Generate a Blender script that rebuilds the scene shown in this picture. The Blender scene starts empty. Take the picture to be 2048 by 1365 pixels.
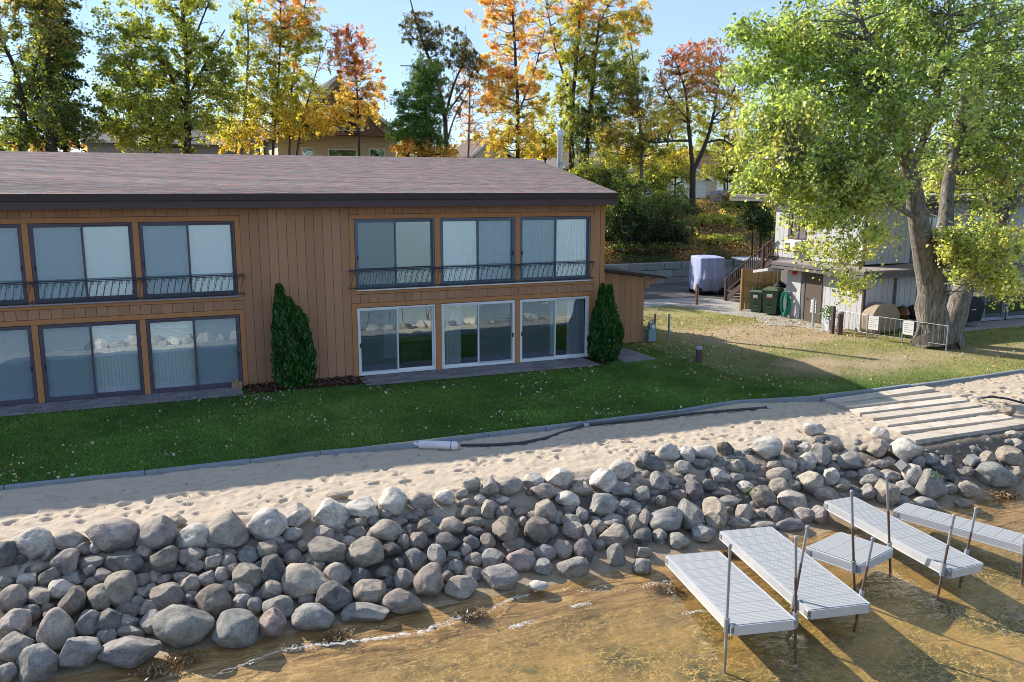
import bpy, bmesh, math, random
import numpy as np
from mathutils import Vector, Matrix, noise as mnoise
R = math.radians
rng = np.random.default_rng(7)
random.seed(7)
sc = bpy.context.scene
COL = sc.collection

# ------------------------------------------------------------------ camera, sky, sun, exposure
YAW, PITCH, FPX, CAMZ = R(22.48), math.atan(305.5 / 1693.0), 1693.0, 5.6
CAM = np.array([0.0, -24.81, CAMZ])
cd = bpy.data.cameras.new('camera'); cam = bpy.data.objects.new('camera', cd); COL.objects.link(cam)
cam.location = CAM; cam.rotation_euler = (R(90) - PITCH, 0, -YAW)
cd.sensor_width = 36; cd.lens = FPX / 2048 * 36; cd.clip_end = 3000; cd.clip_start = 0.1
sc.camera = cam
SUN_TRAVEL = Vector((4.75, -7.7, -5.72)).normalized()
world = bpy.data.worlds.new('World'); sc.world = world; world.use_nodes = True
wn = world.node_tree.nodes; bg = wn['Background']
sky = wn.new('ShaderNodeTexSky'); sky.sky_type = 'NISHITA'; sky.sun_disc = False
sky.sun_elevation = R(30.7); sky.sun_rotation = R(-30.1)
sky.air_density = 1.0; sky.dust_density = 0.0; sky.ozone_density = 5.0; sky.altitude = 300
# clear sky plus an even pale term added all over to brighten the shade
vl = wn.new('ShaderNodeMix'); vl.data_type = 'RGBA'; vl.blend_type = 'ADD'; vl.inputs[0].default_value = 1.0; vl.inputs[7].default_value = (3.05, 3.75, 5.0, 1)
world.node_tree.links.new(sky.outputs[0], vl.inputs[6]); world.node_tree.links.new(vl.outputs[2], bg.inputs[0]); bg.inputs[1].default_value = 0.05
sl = bpy.data.lights.new('sun', 'SUN'); sl.energy = 4.2; sl.angle = R(0.53); sl.color = (1.0, 0.91, 0.79)
so = bpy.data.objects.new('sun', sl); COL.objects.link(so)
so.rotation_euler = SUN_TRAVEL.to_track_quat('-Z', 'Y').to_euler(); so.location = (0, 0, 40)
sc.view_settings.view_transform = 'Standard'; sc.view_settings.look = 'None'
sc.view_settings.gamma = 1.0; sc.view_settings.exposure = 1.05
try: sc.view_settings.use_curve_mapping = False
except Exception: pass
sc.render.engine = 'CYCLES'
sc.cycles.max_bounces = 8; sc.cycles.transparent_max_bounces = 12; sc.cycles.caustics_reflective = False
sc.cycles.caustics_refractive = False
sc.cycles.use_denoising = True; sc.cycles.filter_width = 0.9
try: sc.cycles.denoiser = 'OPENIMAGEDENOISE'
except Exception: pass

# ------------------------------------------------------------------ from the survey of the photograph to places in the world
_d = np.array([math.cos(YAW), -math.sin(YAW), 0]); _f0 = np.array([math.sin(YAW), math.cos(YAW), 0])
_fw = _f0 * math.cos(PITCH) + np.array([0, 0, -math.sin(PITCH)])
_up = _f0 * math.sin(PITCH) + np.array([0, 0, math.cos(PITCH)])
def ray(px, py): return _fw + _d * (px - 1024) / FPX + _up * (682.5 - py) / FPX
def at(px, py, z=0.0):
    r = ray(px, py); return CAM + r * ((z - CAMZ) / r[2])
def aty(px, py, y):
    r = ray(px, py); return CAM + r * ((y - CAM[1]) / r[1])
def atx(px, py, x):
    r = ray(px, py); return CAM + r * ((x - CAM[0]) / r[0])
def mpp(P): return float(np.dot(np.asarray(P) - CAM, _fw)) / FPX     # metres per photo pixel at P

# ------------------------------------------------------------------ objects
def tag(o, label=None, cat=None, group=None, kind=None):
    if label: o['label'] = label
    if cat: o['category'] = cat
    if group: o['group'] = group
    if kind: o['kind'] = kind
    return o
def thing(name, label, cat, loc=(0, 0, 0), rz=0.0, group=None):
    o = bpy.data.objects.new(name, None); COL.objects.link(o)
    o.location = loc; o.rotation_euler = (0, 0, rz); o.empty_display_size = 0.2
    return tag(o, label, cat, group)
def link(name, me, mat=None, parent=None, loc=None, rot=None, scale=None, color=None):
    o = bpy.data.objects.new(name, me); COL.objects.link(o)
    if mat is not None and len(me.materials) == 0: me.materials.append(mat)
    if parent is not None: o.parent = parent
    if loc is not None: o.location = loc
    if rot is not None: o.rotation_euler = rot
    if scale is not None: o.scale = scale
    if color is not None: o.color = (*color, 1) if len(color) == 3 else color
    return o
def copy_tree(o, parent=None):
    c = o.copy(); COL.objects.link(c)
    if parent is not None: c.parent = parent
    for ch in o.children: copy_tree(ch, c)
    return c

class MB:
    """collects simple solids into one mesh"""
    def __init__(s): s.v = []; s.f = []
    def add(s, vs, fs):
        n = len(s.v); s.v += [tuple(map(float, v)) for v in vs]; s.f += [tuple(i + n for i in f) for f in fs]; return s
    def box(s, x0, x1, y0, y1, z0, z1):
        return s.add([(x0,y0,z0),(x1,y0,z0),(x1,y1,z0),(x0,y1,z0),(x0,y0,z1),(x1,y0,z1),(x1,y1,z1),(x0,y1,z1)],
                     [(0,3,2,1),(4,5,6,7),(0,1,5,4),(1,2,6,5),(2,3,7,6),(3,0,4,7)])
    def bar(s, a, b, w, h, upv=(0, 0, 1)):
        a = Vector(a); b = Vector(b); t = (b - a).normalized(); u = Vector(upv)
        sd = t.cross(u)
        if sd.length < 1e-4: sd = t.cross(Vector((1, 0, 0)))
        sd.normalize(); u = sd.cross(t).normalized()
        p = []
        for q in (a, b):
            for i, j in ((-1,-1),(1,-1),(1,1),(-1,1)): p.append(q + sd * (w/2*i) + u * (h/2*j))
        return s.add(p, [(0,3,2,1)[::-1],(4,5,6,7)[::-1],(0,1,5,4)[::-1],(1,2,6,5)[::-1],(2,3,7,6)[::-1],(3,0,4,7)[::-1]])
    def tube(s, pts, rad, n=8, caps=True):
        pts = [Vector(p) for p in pts]; m = len(pts)
        rad = [rad] * m if not hasattr(rad, '__len__') else rad
        base = len(s.v); prev = None
        for i, p in enumerate(pts):
            t = (pts[min(i + 1, m - 1)] - pts[max(i - 1, 0)])
            t = t.normalized() if t.length > 1e-9 else Vector((0, 0, 1))
            if prev is None:
                a = Vector((0, 0, 1)) if abs(t.z) < 0.9 else Vector((1, 0, 0)); u = t.cross(a).normalized()
            else:
                u = (prev - t * prev.dot(t)); u = u.normalized() if u.length > 1e-6 else t.orthogonal().normalized()
            prev = u; w = t.cross(u)
            for k in range(n):
                an = 2 * math.pi * k / n; s.v.append(tuple(p + (u * math.cos(an) + w * math.sin(an)) * rad[i]))
        for i in range(m - 1):
            for k in range(n):
                a = base + i * n + k; b = base + i * n + (k + 1) % n; s.f.append((a, b, b + n, a + n))
        if caps:
            s.f.append(tuple(base + k for k in range(n))[::-1]); s.f.append(tuple(base + (m - 1) * n + k for k in range(n)))
        return s
    def lathe(s, prof, n=20, c=(0, 0, 0), sx=1, sy=1):
        base = len(s.v)
        for r_, z in prof:
            for k in range(n):
                an = 2 * math.pi * k / n; s.v.append((c[0] + r_ * sx * math.cos(an), c[1] + r_ * sy * math.sin(an), c[2] + z))
        for i in range(len(prof) - 1):
            for k in range(n):
                a = base + i * n + k; b = base + i * n + (k + 1) % n; s.f.append((a, b, b + n, a + n))
        s.f.append(tuple(base + k for k in range(n))[::-1]); s.f.append(tuple(base + (len(prof) - 1) * n + k for k in range(n)))
        return s
    def prism(s, poly, z0, z1):
        n = len(poly); b = len(s.v)
        s.v += [(p[0], p[1], z0) for p in poly] + [(p[0], p[1], z1) for p in poly]
        s.f.append(tuple(b + i for i in range(n))[::-1]); s.f.append(tuple(b + n + i for i in range(n)))
        for i in range(n): j = (i + 1) % n; s.f.append((b + i, b + j, b + n + j, b + n + i))
        return s
    def mesh(s, name, smooth=False, white=False, bevel=0):
        me = bpy.data.meshes.new(name); me.from_pydata(s.v, [], s.f)
        if bevel:
            bm = bmesh.new(); bm.from_mesh(me)
            bmesh.ops.bevel(bm, geom=bm.edges[:], offset=bevel, segments=2, affect='EDGES', profile=0.6, clamp_overlap=True)
            bm.to_mesh(me); bm.free()
        if smooth:
            me.polygons.foreach_set('use_smooth', [True] * len(me.polygons))
            try: me.set_sharp_from_angle(angle=R(40))
            except Exception: pass
        if white: attr_white(me)
        me.update(); return me
    def build(s, name, mat, parent=None, smooth=False, loc=None, rot=None, color=None, white=False, bevel=0):
        return link(name, s.mesh(name, smooth, white, bevel), mat, parent, loc, rot, None, color)
def attr_white(me):
    a = me.color_attributes.new('Col', 'FLOAT_COLOR', 'POINT'); a.data.foreach_set('color', np.ones(len(me.vertices) * 4, np.float32))
def np_mesh(name, V, F, cols=None, smooth=False):
    """V (n,3); F (m,k) ; cols (n,3)"""
    me = bpy.data.meshes.new(name); V = np.asarray(V, np.float32); F = np.asarray(F, np.int32)
    m, k = F.shape
    me.vertices.add(len(V)); me.vertices.foreach_set('co', V.ravel())
    me.loops.add(m * k); me.loops.foreach_set('vertex_index', F.ravel())
    me.polygons.add(m); me.polygons.foreach_set('loop_start', np.arange(0, m * k, k, dtype=np.int32))
    me.polygons.foreach_set('use_smooth', np.full(m, bool(smooth)))
    me.update(calc_edges=True)
    if cols is not None:
        a = me.color_attributes.new('Col', 'FLOAT_COLOR', 'POINT')
        c4 = np.ones((len(V), 4), np.float32); c4[:, :3] = cols; a.data.foreach_set('color', c4.ravel())
    return me
def sstep(a, b, x):
    t = np.clip((np.asarray(x, float) - a) / (b - a), 0, 1); return t * t * (3 - 2 * t)
_vt = {}
def vnoise(x, y, sc_=1.0, seed=0):
    """smooth value noise, about 0..1, for arrays"""
    if seed not in _vt: _vt[seed] = np.random.default_rng(100 + seed).random((128, 128))
    T = _vt[seed]; x = np.asarray(x, float) * sc_; y = np.asarray(y, float) * sc_
    xi = np.floor(x).astype(int); yi = np.floor(y).astype(int); fx = x - xi; fy = y - yi
    fx = fx * fx * (3 - 2 * fx); fy = fy * fy * (3 - 2 * fy)
    g = lambda i, j: T[i % 128, j % 128]
    return (g(xi, yi) * (1 - fx) + g(xi + 1, yi) * fx) * (1 - fy) + (g(xi, yi + 1) * (1 - fx) + g(xi + 1, yi + 1) * fx) * fy
def fbm(x, y, s=1.0, seed=0, oct=4):
    r = 0; a = 0.5
    for i in range(oct): r = r + a * vnoise(x, y, s * 2 ** i, seed + i); a *= 0.5
    return r / (1 - 0.5 ** oct)

# ------------------------------------------------------------------ materials
class NT:
    def __init__(s, name):
        s.m = bpy.data.materials.new(name); s.m.use_nodes = True; s.t = s.m.node_tree; s.n = s.t.nodes; s.n.clear()
        s.out = s.n.new('ShaderNodeOutputMaterial')
    def nd(s, t, ins=None, **kw):
        n = s.n.new('ShaderNode' + t)
        for k, v in kw.items(): setattr(n, k, v)
        for k, v in (ins or {}).items():
            if hasattr(v, 'node'): s.t.links.new(v, n.inputs[k])
            else:
                n.inputs[k].default_value = (*v, 1) if isinstance(v, tuple) and len(v) == 3 and n.inputs[k].type == 'RGBA' else v
        return n
    def mix(s, f, a, b, mode='MIX'):
        n = s.n.new('ShaderNodeMix'); n.data_type = 'RGBA'; n.blend_type = mode
        for idx, v in ((0, f), (6, a), (7, b)):
            if hasattr(v, 'node'): s.t.links.new(v, n.inputs[idx])
            else: n.inputs[idx].default_value = (*v, 1) if isinstance(v, tuple) else v
        return n.outputs[2]
    def math(s, op, a, b=0.0, c=None):
        n = s.n.new('ShaderNodeMath'); n.operation = op
        for i, v in enumerate((a, b) if c is None else (a, b, c)):
            if hasattr(v, 'node'): s.t.links.new(v, n.inputs[i])
            else: n.inputs[i].default_value = v
        return n.outputs[0]
    def ramp(s, f, stops, interp='LINEAR'):
        n = s.n.new('ShaderNodeValToRGB'); n.color_ramp.interpolation = interp; e = n.color_ramp.elements
        while len(e) < len(stops): e.new(0.5)
        for q, (p, c) in zip(e, stops): q.position = p; q.color = (*c, 1) if len(c) == 3 else c
        s.t.links.new(f, n.inputs[0]); return n.outputs[0]
    def noise(s, vec, scale, detail=4, rough=0.55, dist=0.0):
        return s.nd('TexNoise', {'Vector': vec, 'Scale': scale, 'Detail': detail, 'Roughness': rough, 'Distortion': dist}).outputs[0]
    def pos(s): return s.nd('NewGeometry').outputs['Position']
    def obj(s): return s.nd('TexCoord').outputs['Object']
    def mapv(s, vec, scale=(1, 1, 1), loc=(0, 0, 0), rot=(0, 0, 0)):
        return s.nd('Mapping', {'Vector': vec, 'Scale': scale, 'Location': loc, 'Rotation': rot}).outputs[0]
    def bump(s, h, strength=0.5, dist=0.02, normal=None):
        ins = {'Height': h, 'Strength': strength, 'Distance': dist}
        if normal is not None: ins['Normal'] = normal
        return s.nd('Bump', ins).outputs[0]
    def schlick(s, f0, normal=None):
        g = s.nd('NewGeometry'); n = normal if normal is not None else g.outputs['Normal']
        d = s.math('ABSOLUTE', s.nd('VectorMath', {0: g.outputs['Incoming'], 1: n}, operation='DOT_PRODUCT').outputs['Value'])
        return s.math('ADD', f0, s.math('MULTIPLY', s.math('POWER', s.math('SUBTRACT', 1.0, s.math('MINIMUM', d, 1.0)), 5.0), 1.0 - f0))
    def surf(s, sh): s.t.links.new(sh, s.out.inputs[0]); return s.m
    def bsdf(s, **k): return s.nd('BsdfPrincipled', {a.replace('_', ' '): b for a, b in k.items()}).outputs[0]

def mat(name, base, rough=0.65, spec=0.3, metal=0.0, var=0.0, vs=6.0, bump=0.0, bs=30.0, bd=0.01, oc=False, vc=False, stretch=(1, 1, 1), objspace=False, dirt=None):
    T = NT(name); vec = T.obj() if objspace else T.pos()
    vec = T.mapv(vec, stretch) if stretch != (1, 1, 1) else vec
    c = None
    if var:
        nz = T.noise(vec, vs, 5, 0.6)
        c = T.mix(nz, tuple(b * (1 - var) for b in base), tuple(min(1, b * (1 + var)) for b in base))
    else:
        n = T.nd('RGB'); n.outputs[0].default_value = (*base, 1); c = n.outputs[0]
    if dirt:
        f = T.ramp(T.noise(T.pos(), dirt[1], 4, 0.6), [(0.5, (0, 0, 0)), (0.72, (1, 1, 1))]); c = T.mix(T.math('MULTIPLY', f, dirt[2]), c, dirt[0])
    if oc: c = T.mix(1.0, c, T.nd('ObjectInfo').outputs['Color'], 'MULTIPLY')
    if vc: c = T.mix(1.0, c, T.nd('VertexColor', layer_name='Col').outputs[0], 'MULTIPLY')
    k = {'Base_Color': c, 'Roughness': rough, 'Specular_IOR_Level': spec, 'Metallic': metal}
    if bump: k['Normal'] = T.bump(T.noise(vec, bs, 4, 0.6), bump, bd)
    return T.surf(T.bsdf(**k))

def leaf_mat(name, trans=0.58, gloss=0.05):
    T = NT(name); c = T.nd('VertexColor', layer_name='Col').outputs[0]
    tc = T.mix(1.0, c, (2.2, 2.0, 1.0), 'MULTIPLY')
    d = T.nd('BsdfDiffuse', {'Color': c}).outputs[0]; t = T.nd('BsdfTranslucent', {'Color': tc}).outputs[0]
    g = T.nd('BsdfGlossy', {'Color': (0.9, 0.95, 1.0), 'Roughness': 0.36}).outputs[0]
    m = T.nd('MixShader', {0: trans, 1: d, 2: t}).outputs[0]
    return T.surf(T.nd('MixShader', {0: gloss, 1: m, 2: g}).outputs[0])
M = {}
M['leaf'] = leaf_mat('leaf')
M['needle'] = leaf_mat('needle', 0.2, 0.03)
M['grass_blade'] = leaf_mat('grass_blade', 0.3, 0.03)
M['litter'] = leaf_mat('litter', 0.12, 0.05)
M['bark_dark'] = mat('bark_dark', (0.075, 0.06, 0.05), 0.9, 0.1, var=0.45, vs=14, bump=0.7, bs=22, stretch=(1, 1, 0.25))
M['bark_grey'] = mat('bark_grey', (0.20, 0.17, 0.145), 0.9, 0.1, var=0.4, vs=18, bump=0.6, bs=25, stretch=(1, 1, 0.25))
def bark_maple():
    T = NT('bark_maple'); p = T.mapv(T.pos(), (1, 1, 0.16)); n1 = T.noise(p, 11, 6, 0.7, 0.5); n2 = T.noise(T.pos(), 1.6, 3)
    c = T.ramp(n1, [(0.34, (0.07, 0.06, 0.052)), (0.5, (0.27, 0.24, 0.215)), (0.7, (0.48, 0.44, 0.40))])
    c = T.mix(T.math('MULTIPLY', n2, 0.4), c, (0.2, 0.19, 0.15))
    return T.surf(T.bsdf(Base_Color=c, Roughness=0.92, Specular_IOR_Level=0.1, Normal=T.bump(n1, 1.0, 0.14)))
M['bark_maple'] = bark_maple()
def siding_mat():
    T = NT('siding'); p = T.mapv(T.pos(), (1, 1, 0.05)); n = T.noise(p, 60, 5, 0.7); n2 = T.noise(T.pos(), 1.2, 4)
    c = T.mix(n, (0.39, 0.205, 0.115), (0.46, 0.245, 0.14)); c = T.mix(T.math('MULTIPLY', n2, 0.35), c, (0.36, 0.21, 0.125))
    c = T.mix(1.0, c, T.nd('ObjectInfo').outputs['Color'], 'MULTIPLY')
    return T.surf(T.bsdf(Base_Color=c, Roughness=0.75, Specular_IOR_Level=0.25, Normal=T.bump(n, 0.5, 0.006)))
M['siding'] = siding_mat()
M['trim_brown'] = mat('trim_brown', (0.47, 0.215, 0.09), 0.7, 0.25, var=0.12, vs=8, bump=0.15, bs=60)
M['groove'] = mat('groove', (0.16, 0.08, 0.04), 0.85, 0.1)
M['fascia_dark'] = mat('fascia_dark', (0.045, 0.032, 0.03), 0.6, 0.3, var=0.2, vs=3)
M['fascia_plum'] = mat('fascia_plum', (0.085, 0.055, 0.06), 0.55, 0.3, var=0.15, vs=3)
def shingle_mat():
    T = NT('shingle'); n = T.noise(T.pos(), 70, 3, 0.7)
    c = T.mix(1.0, T.nd('VertexColor', layer_name='Col').outputs[0], T.nd('ObjectInfo').outputs['Color'], 'MULTIPLY')
    c = T.mix(T.math('MULTIPLY', n, 0.5), c, (0.17, 0.15, 0.15))
    return T.surf(T.bsdf(Base_Color=c, Roughness=0.95, Specular_IOR_Level=0.12, Normal=T.bump(n, 0.6, 0.006)))
M['shingle'] = shingle_mat()
def glass_mat(name, refl, tint):
    T = NT(name)
    wob = T.noise(T.mapv(T.pos(), (1.0, 1, 0.6)), 1.7, 2, 0.4)
    nrm = T.bump(wob, 0.12, 0.02)
    f = T.schlick(refl)
    tr = T.nd('BsdfTransparent', {'Color': tint}).outputs[0]
    gl = T.nd('BsdfGlossy', {'Color': (0.80, 0.96, 1.0), 'Roughness': 0.0, 'Normal': nrm}).outputs[0]
    return T.surf(T.nd('MixShader', {0: f, 1: tr, 2: gl}).outputs[0])
M['glass'] = glass_mat('glass', 0.31, (0.86, 0.94, 0.99))
M['glass_far'] = glass_mat('glass_far', 0.28, (0.35, 0.42, 0.5))
def screen_mat():
    T = NT('insect_screen'); tr = T.nd('BsdfTransparent', {'Color': (0.84, 0.88, 0.92)}).outputs[0]
    d = T.nd('BsdfDiffuse', {'Color': (0.26, 0.31, 0.36)}).outputs[0]
    return T.surf(T.nd('MixShader', {0: 0.2, 1: tr, 2: d}).outputs[0])
M['screen'] = screen_mat()
M['frame_bronze'] = mat('frame_bronze', (0.085, 0.07, 0.10), 0.45, 0.4, var=0.1)
M['frame_blue'] = mat('frame_blue', (0.10, 0.14, 0.19), 0.45, 0.4, var=0.1)
M['frame_white'] = mat('frame_white', (0.72, 0.74, 0.76), 0.45, 0.4, var=0.05)
M['alu'] = mat('alu', (0.58, 0.60, 0.62), 0.4, 0.5, metal=0.35, var=0.12, vs=5)
M['blind'] = mat('blind', (0.87, 0.88, 0.86), 0.7, 0.2, var=0.06)
M['curtain'] = mat('curtain', (0.55, 0.56, 0.56), 0.85, 0.1, var=0.1)
M['iron'] = mat('iron', (0.035, 0.05, 0.065), 0.5, 0.4)
M['black'] = mat('black', (0.015, 0.016, 0.018), 0.5, 0.35)
M['black_fabric'] = mat('black_fabric', (0.012, 0.015, 0.02), 0.7, 0.3, var=0.2, bump=0.3, bs=8, bd=0.03)
M['carpet'] = mat('carpet', (0.16, 0.17, 0.19), 0.95, 0.05, var=0.1, vs=30)
M['room_wall'] = mat('room_wall', (0.42, 0.38, 0.33), 0.9, 0.1)
M['room_blue'] = mat('room_blue', (0.55, 0.62, 0.68), 0.9, 0.1)
M['wood_dark'] = mat('wood_dark', (0.022, 0.02, 0.018), 0.4, 0.4, var=0.3, stretch=(1, 1, 6))
M['brass'] = mat('brass', (0.8, 0.55, 0.12), 0.25, 0.5, metal=1.0)
M['paver'] = mat('paver', (0.22, 0.21, 0.225), 0.9, 0.15, var=0.25, vs=9, bump=0.4, bs=50, oc=True)
M['concrete'] = mat('concrete', (0.36, 0.345, 0.325), 0.9, 0.15, var=0.18, vs=2.5, bump=0.3, bs=30)
M['edging'] = mat('edging', (0.21, 0.25, 0.29), 0.9, 0.15, var=0.25, vs=3.5, bump=0.4, bs=40, dirt=((0.3, 0.25, 0.18), 2.0, 0.45))
M['mulch'] = mat('mulch', (0.075, 0.032, 0.024), 0.95, 0.05, var=0.6, vs=30, bump=1.0, bs=40, bd=0.04)
M['pvc_white'] = mat('pvc_white', (0.66, 0.65, 0.69), 0.5, 0.4, var=0.08, vs=6, dirt=((0.4, 0.36, 0.3), 4, 0.5))
M['hose_black'] = mat('hose_black', (0.035, 0.04, 0.045), 0.5, 0.4, var=0.3, vs=3)
M['log'] = mat('log', (0.30, 0.21, 0.13), 0.85, 0.1, var=0.3, vs=15)
M['timber'] = mat('timber', (0.52, 0.475, 0.42), 0.9, 0.1, var=0.22, vs=7, bump=0.6, bs=18, stretch=(0.15, 1, 1), objspace=True, oc=True, dirt=((0.30, 0.22, 0.14), 3, 0.6))
M['deck_grey'] = None
M['rust'] = mat('rust', (0.15, 0.10, 0.08), 0.8, 0.25, metal=0.2, var=0.5, vs=14, bump=0.3, bs=60)
M['galv'] = mat('galv', (0.33, 0.34, 0.36), 0.5, 0.4, metal=0.4, var=0.25, vs=8)
M['flue'] = mat('flue', (0.70, 0.76, 0.80), 0.30, 0.5, metal=0.3, var=0.1, vs=4)
M['grey_siding'] = mat('grey_siding', (0.50, 0.51, 0.525), 0.8, 0.2, var=0.07, vs=5, bump=0.2, bs=60, stretch=(1, 1, 0.1), oc=True)
M['grey_groove'] = mat('grey_groove', (0.17, 0.17, 0.18), 0.9, 0.1)
M['grey_fascia'] = mat('grey_fascia', (0.15, 0.14, 0.15), 0.7, 0.2, var=0.15, vs=3)
M['roof_flat'] = mat('roof_flat', (0.30, 0.26, 0.25), 0.95, 0.1, var=0.2, vs=5)
M['door_taupe'] = mat('door_taupe', (0.115, 0.095, 0.08), 0.5, 0.35, var=0.05)
M['post_brown'] = mat('post_brown', (0.10, 0.065, 0.065), 0.7, 0.2, var=0.2)
M['lamp_grey'] = mat('lamp_grey', (0.33, 0.32, 0.36), 0.5, 0.3)
M['post_grey'] = mat('post_grey', (0.36, 0.36, 0.40), 0.7, 0.2, var=0.2, vs=9)
M['post_wood'] = mat('post_wood', (0.20, 0.13, 0.085), 0.85, 0.1, var=0.3, vs=12, stretch=(1, 1, 0.2))
M['bin_green'] = mat('bin_green', (0.055, 0.095, 0.055), 0.5, 0.35, var=0.12)
M['bin_lid'] = mat('bin_lid', (0.085, 0.13, 0.08), 0.5, 0.35, var=0.12)
M['white_paint'] = mat('white_paint', (0.78, 0.78, 0.77), 0.6, 0.3)
M['red_paint'] = mat('red_paint', (0.5, 0.03, 0.03), 0.5, 0.3)
M['teal_hose'] = mat('teal_hose', (0.01, 0.22, 0.17), 0.5, 0.4)
M['fence_wood'] = mat('fence_wood', (0.42, 0.27, 0.13), 0.85, 0.1, var=0.25, vs=9, stretch=(1, 1, 0.15), oc=True)
M['stair_wood'] = mat('stair_wood', (0.085, 0.062, 0.055), 0.85, 0.15, var=0.3, vs=10)
M['tread_grey'] = mat('tread_grey', (0.22, 0.20, 0.19), 0.85, 0.15, var=0.25, vs=10)
M['tan_cover'] = mat('tan_cover', (0.34, 0.27, 0.20), 0.85, 0.15, var=0.12, vs=4, bump=0.4, bs=7, bd=0.04)
M['copper_dome'] = mat('copper_dome', (0.12, 0.06, 0.03), 0.22, 0.5, metal=0.6, var=0.2)
M['meter_blue'] = mat('meter_blue', (0.22, 0.32, 0.40), 0.5, 0.4, metal=0.3, var=0.2)
M['block_wall'] = mat('block_wall', (0.32, 0.34, 0.33), 0.95, 0.1, var=0.25, vs=5, bump=0.9, bs=9, bd=0.06, oc=True)
M['asphalt'] = mat('asphalt', (0.115, 0.108, 0.105), 0.95, 0.1, var=0.25, vs=3, bump=0.3, bs=80)
M['beige_siding'] = None
M['weed'] = mat('weed', (0.19, 0.12, 0.05), 0.9, 0.1, var=0.5, vs=30)
def foam_mat():
    T = NT('foam'); n = T.noise(T.pos(), 60, 3, 0.7)
    f = T.ramp(n, [(0.35, (0.85,) * 3), (0.62, (0.25,) * 3)]); d = T.nd('BsdfDiffuse', {'Color': (0.8, 0.79, 0.76)}).outputs[0]
    return T.surf(T.nd('MixShader', {0: f, 1: d, 2: T.nd('BsdfTransparent').outputs[0]}).outputs[0])
M['foam'] = foam_mat()
M['tyre'] = mat('tyre', (0.02, 0.02, 0.022), 0.85, 0.2)

def cover_mat():
    T = NT('tarp'); n = T.noise(T.mapv(T.pos(), (1, 1, 0.5)), 3.0, 3, 0.5, 0.6)
    c = T.mix(n, (0.27, 0.31, 0.50), (0.40, 0.43, 0.58))
    return T.surf(T.bsdf(Base_Color=c, Roughness=0.75, Specular_IOR_Level=0.2, Normal=T.bump(n, 0.8, 0.08)))
M['tarp'] = cover_mat()
def deck_mat():
    T = NT('deck_grate'); o = T.obj(); s = T.nd('SeparateXYZ', {0: o})
    hx = T.math('ABSOLUTE', T.math('SINE', T.math('MULTIPLY', s.outputs[0], math.pi / 0.026)))
    hy = T.math('ABSOLUTE', T.math('SINE', T.math('MULTIPLY', s.outputs[1], math.pi / 0.045)))
    h = T.math('MULTIPLY', T.math('GREATER_THAN', hx, 0.55), T.math('GREATER_THAN', hy, 0.5))
    n = T.noise(T.pos(), 5, 4)
    c = T.mix(h, T.mix(n, (0.38, 0.40, 0.415), (0.46, 0.48, 0.495)), (0.22, 0.235, 0.245))
    return T.surf(T.bsdf(Base_Color=c, Roughness=0.6, Specular_IOR_Level=0.3, Normal=T.bump(T.math('SUBTRACT', 1.0, h), 0.7, 0.01)))
M['deck_grey'] = deck_mat()
def lap_mat(name, c1, step):
    T = NT(name); s = T.nd('SeparateXYZ', {0: T.pos()})
    fr = T.math('FRACT', T.math('DIVIDE', s.outputs[2], step)); n = T.noise(T.pos(), 3, 3)
    c = T.mix(n, tuple(x * 0.93 for x in c1), tuple(min(1, x * 1.05) for x in c1))
    return T.surf(T.bsdf(Base_Color=c, Roughness=0.7, Specular_IOR_Level=0.2, Normal=T.bump(T.math('SUBTRACT', 1.0, fr), 1.0, 0.04)))
M['beige_siding'] = lap_mat('beige_siding', (0.62, 0.53, 0.38), 0.2)
M['white_siding'] = lap_mat('white_siding', (0.75, 0.73, 0.70), 0.2)
M['teal_siding'] = lap_mat('teal_siding', (0.17, 0.24, 0.25), 0.2)
M['grey_lap'] = lap_mat('grey_lap', (0.36, 0.35, 0.36), 0.2)
M['brown_shake'] = lap_mat('brown_shake', (0.22, 0.125, 0.09), 0.3)
M['far_roof'] = mat('far_roof', (0.16, 0.125, 0.11), 0.95, 0.1, var=0.3, vs=5)
M['far_roof_brown'] = mat('far_roof_brown', (0.22, 0.13, 0.085), 0.95, 0.1, var=0.3, vs=5)
M['far_roof_grey'] = mat('far_roof_grey', (0.24, 0.23, 0.24), 0.95, 0.1, var=0.25, vs=5)

def rock_mat():
    T = NT('rock'); inf = T.nd('ObjectInfo'); off = T.math('MULTIPLY', inf.outputs['Random'], 40.0)
    v = T.nd('VectorMath', {0: T.obj(), 1: T.nd('CombineXYZ', {0: off, 1: off, 2: off}).outputs[0]}, operation='ADD').outputs[0]
    n1 = T.noise(v, 1.6, 6, 0.65, 0.3); n2 = T.noise(v, 14, 4, 0.7); n3 = T.noise(v, 45, 2, 0.6)
    c = inf.outputs['Color']
    c = T.mix(1.0, c, T.ramp(n1, [(0.3, (0.55, 0.54, 0.53)), (0.52, (1, 1, 1)), (0.72, (1.45, 1.36, 1.22))]), 'MULTIPLY')
    c = T.mix(1.0, c, T.ramp(n2, [(0.3, (0.62, 0.62, 0.63)), (0.62, (1.18, 1.16, 1.12))]), 'MULTIPLY')
    c = T.mix(T.math('MULTIPLY', T.math('GREATER_THAN', n3, 0.66), 0.22), c, (0.5, 0.48, 0.44))
    h = T.math('ADD', T.math('MULTIPLY', n1, 1.0), T.math('MULTIPLY', n2, 0.3))
    return T.surf(T.bsdf(Base_Color=c, Roughness=0.85, Specular_IOR_Level=0.25, Normal=T.bump(h, 0.8, 0.05)))
M['rock'] = rock_mat()
M['rock_small'] = mat('rock_small', (0.9, 0.9, 0.9), 0.88, 0.2, var=0.3, vs=8, bump=0.6, bs=30, vc=True)

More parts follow.
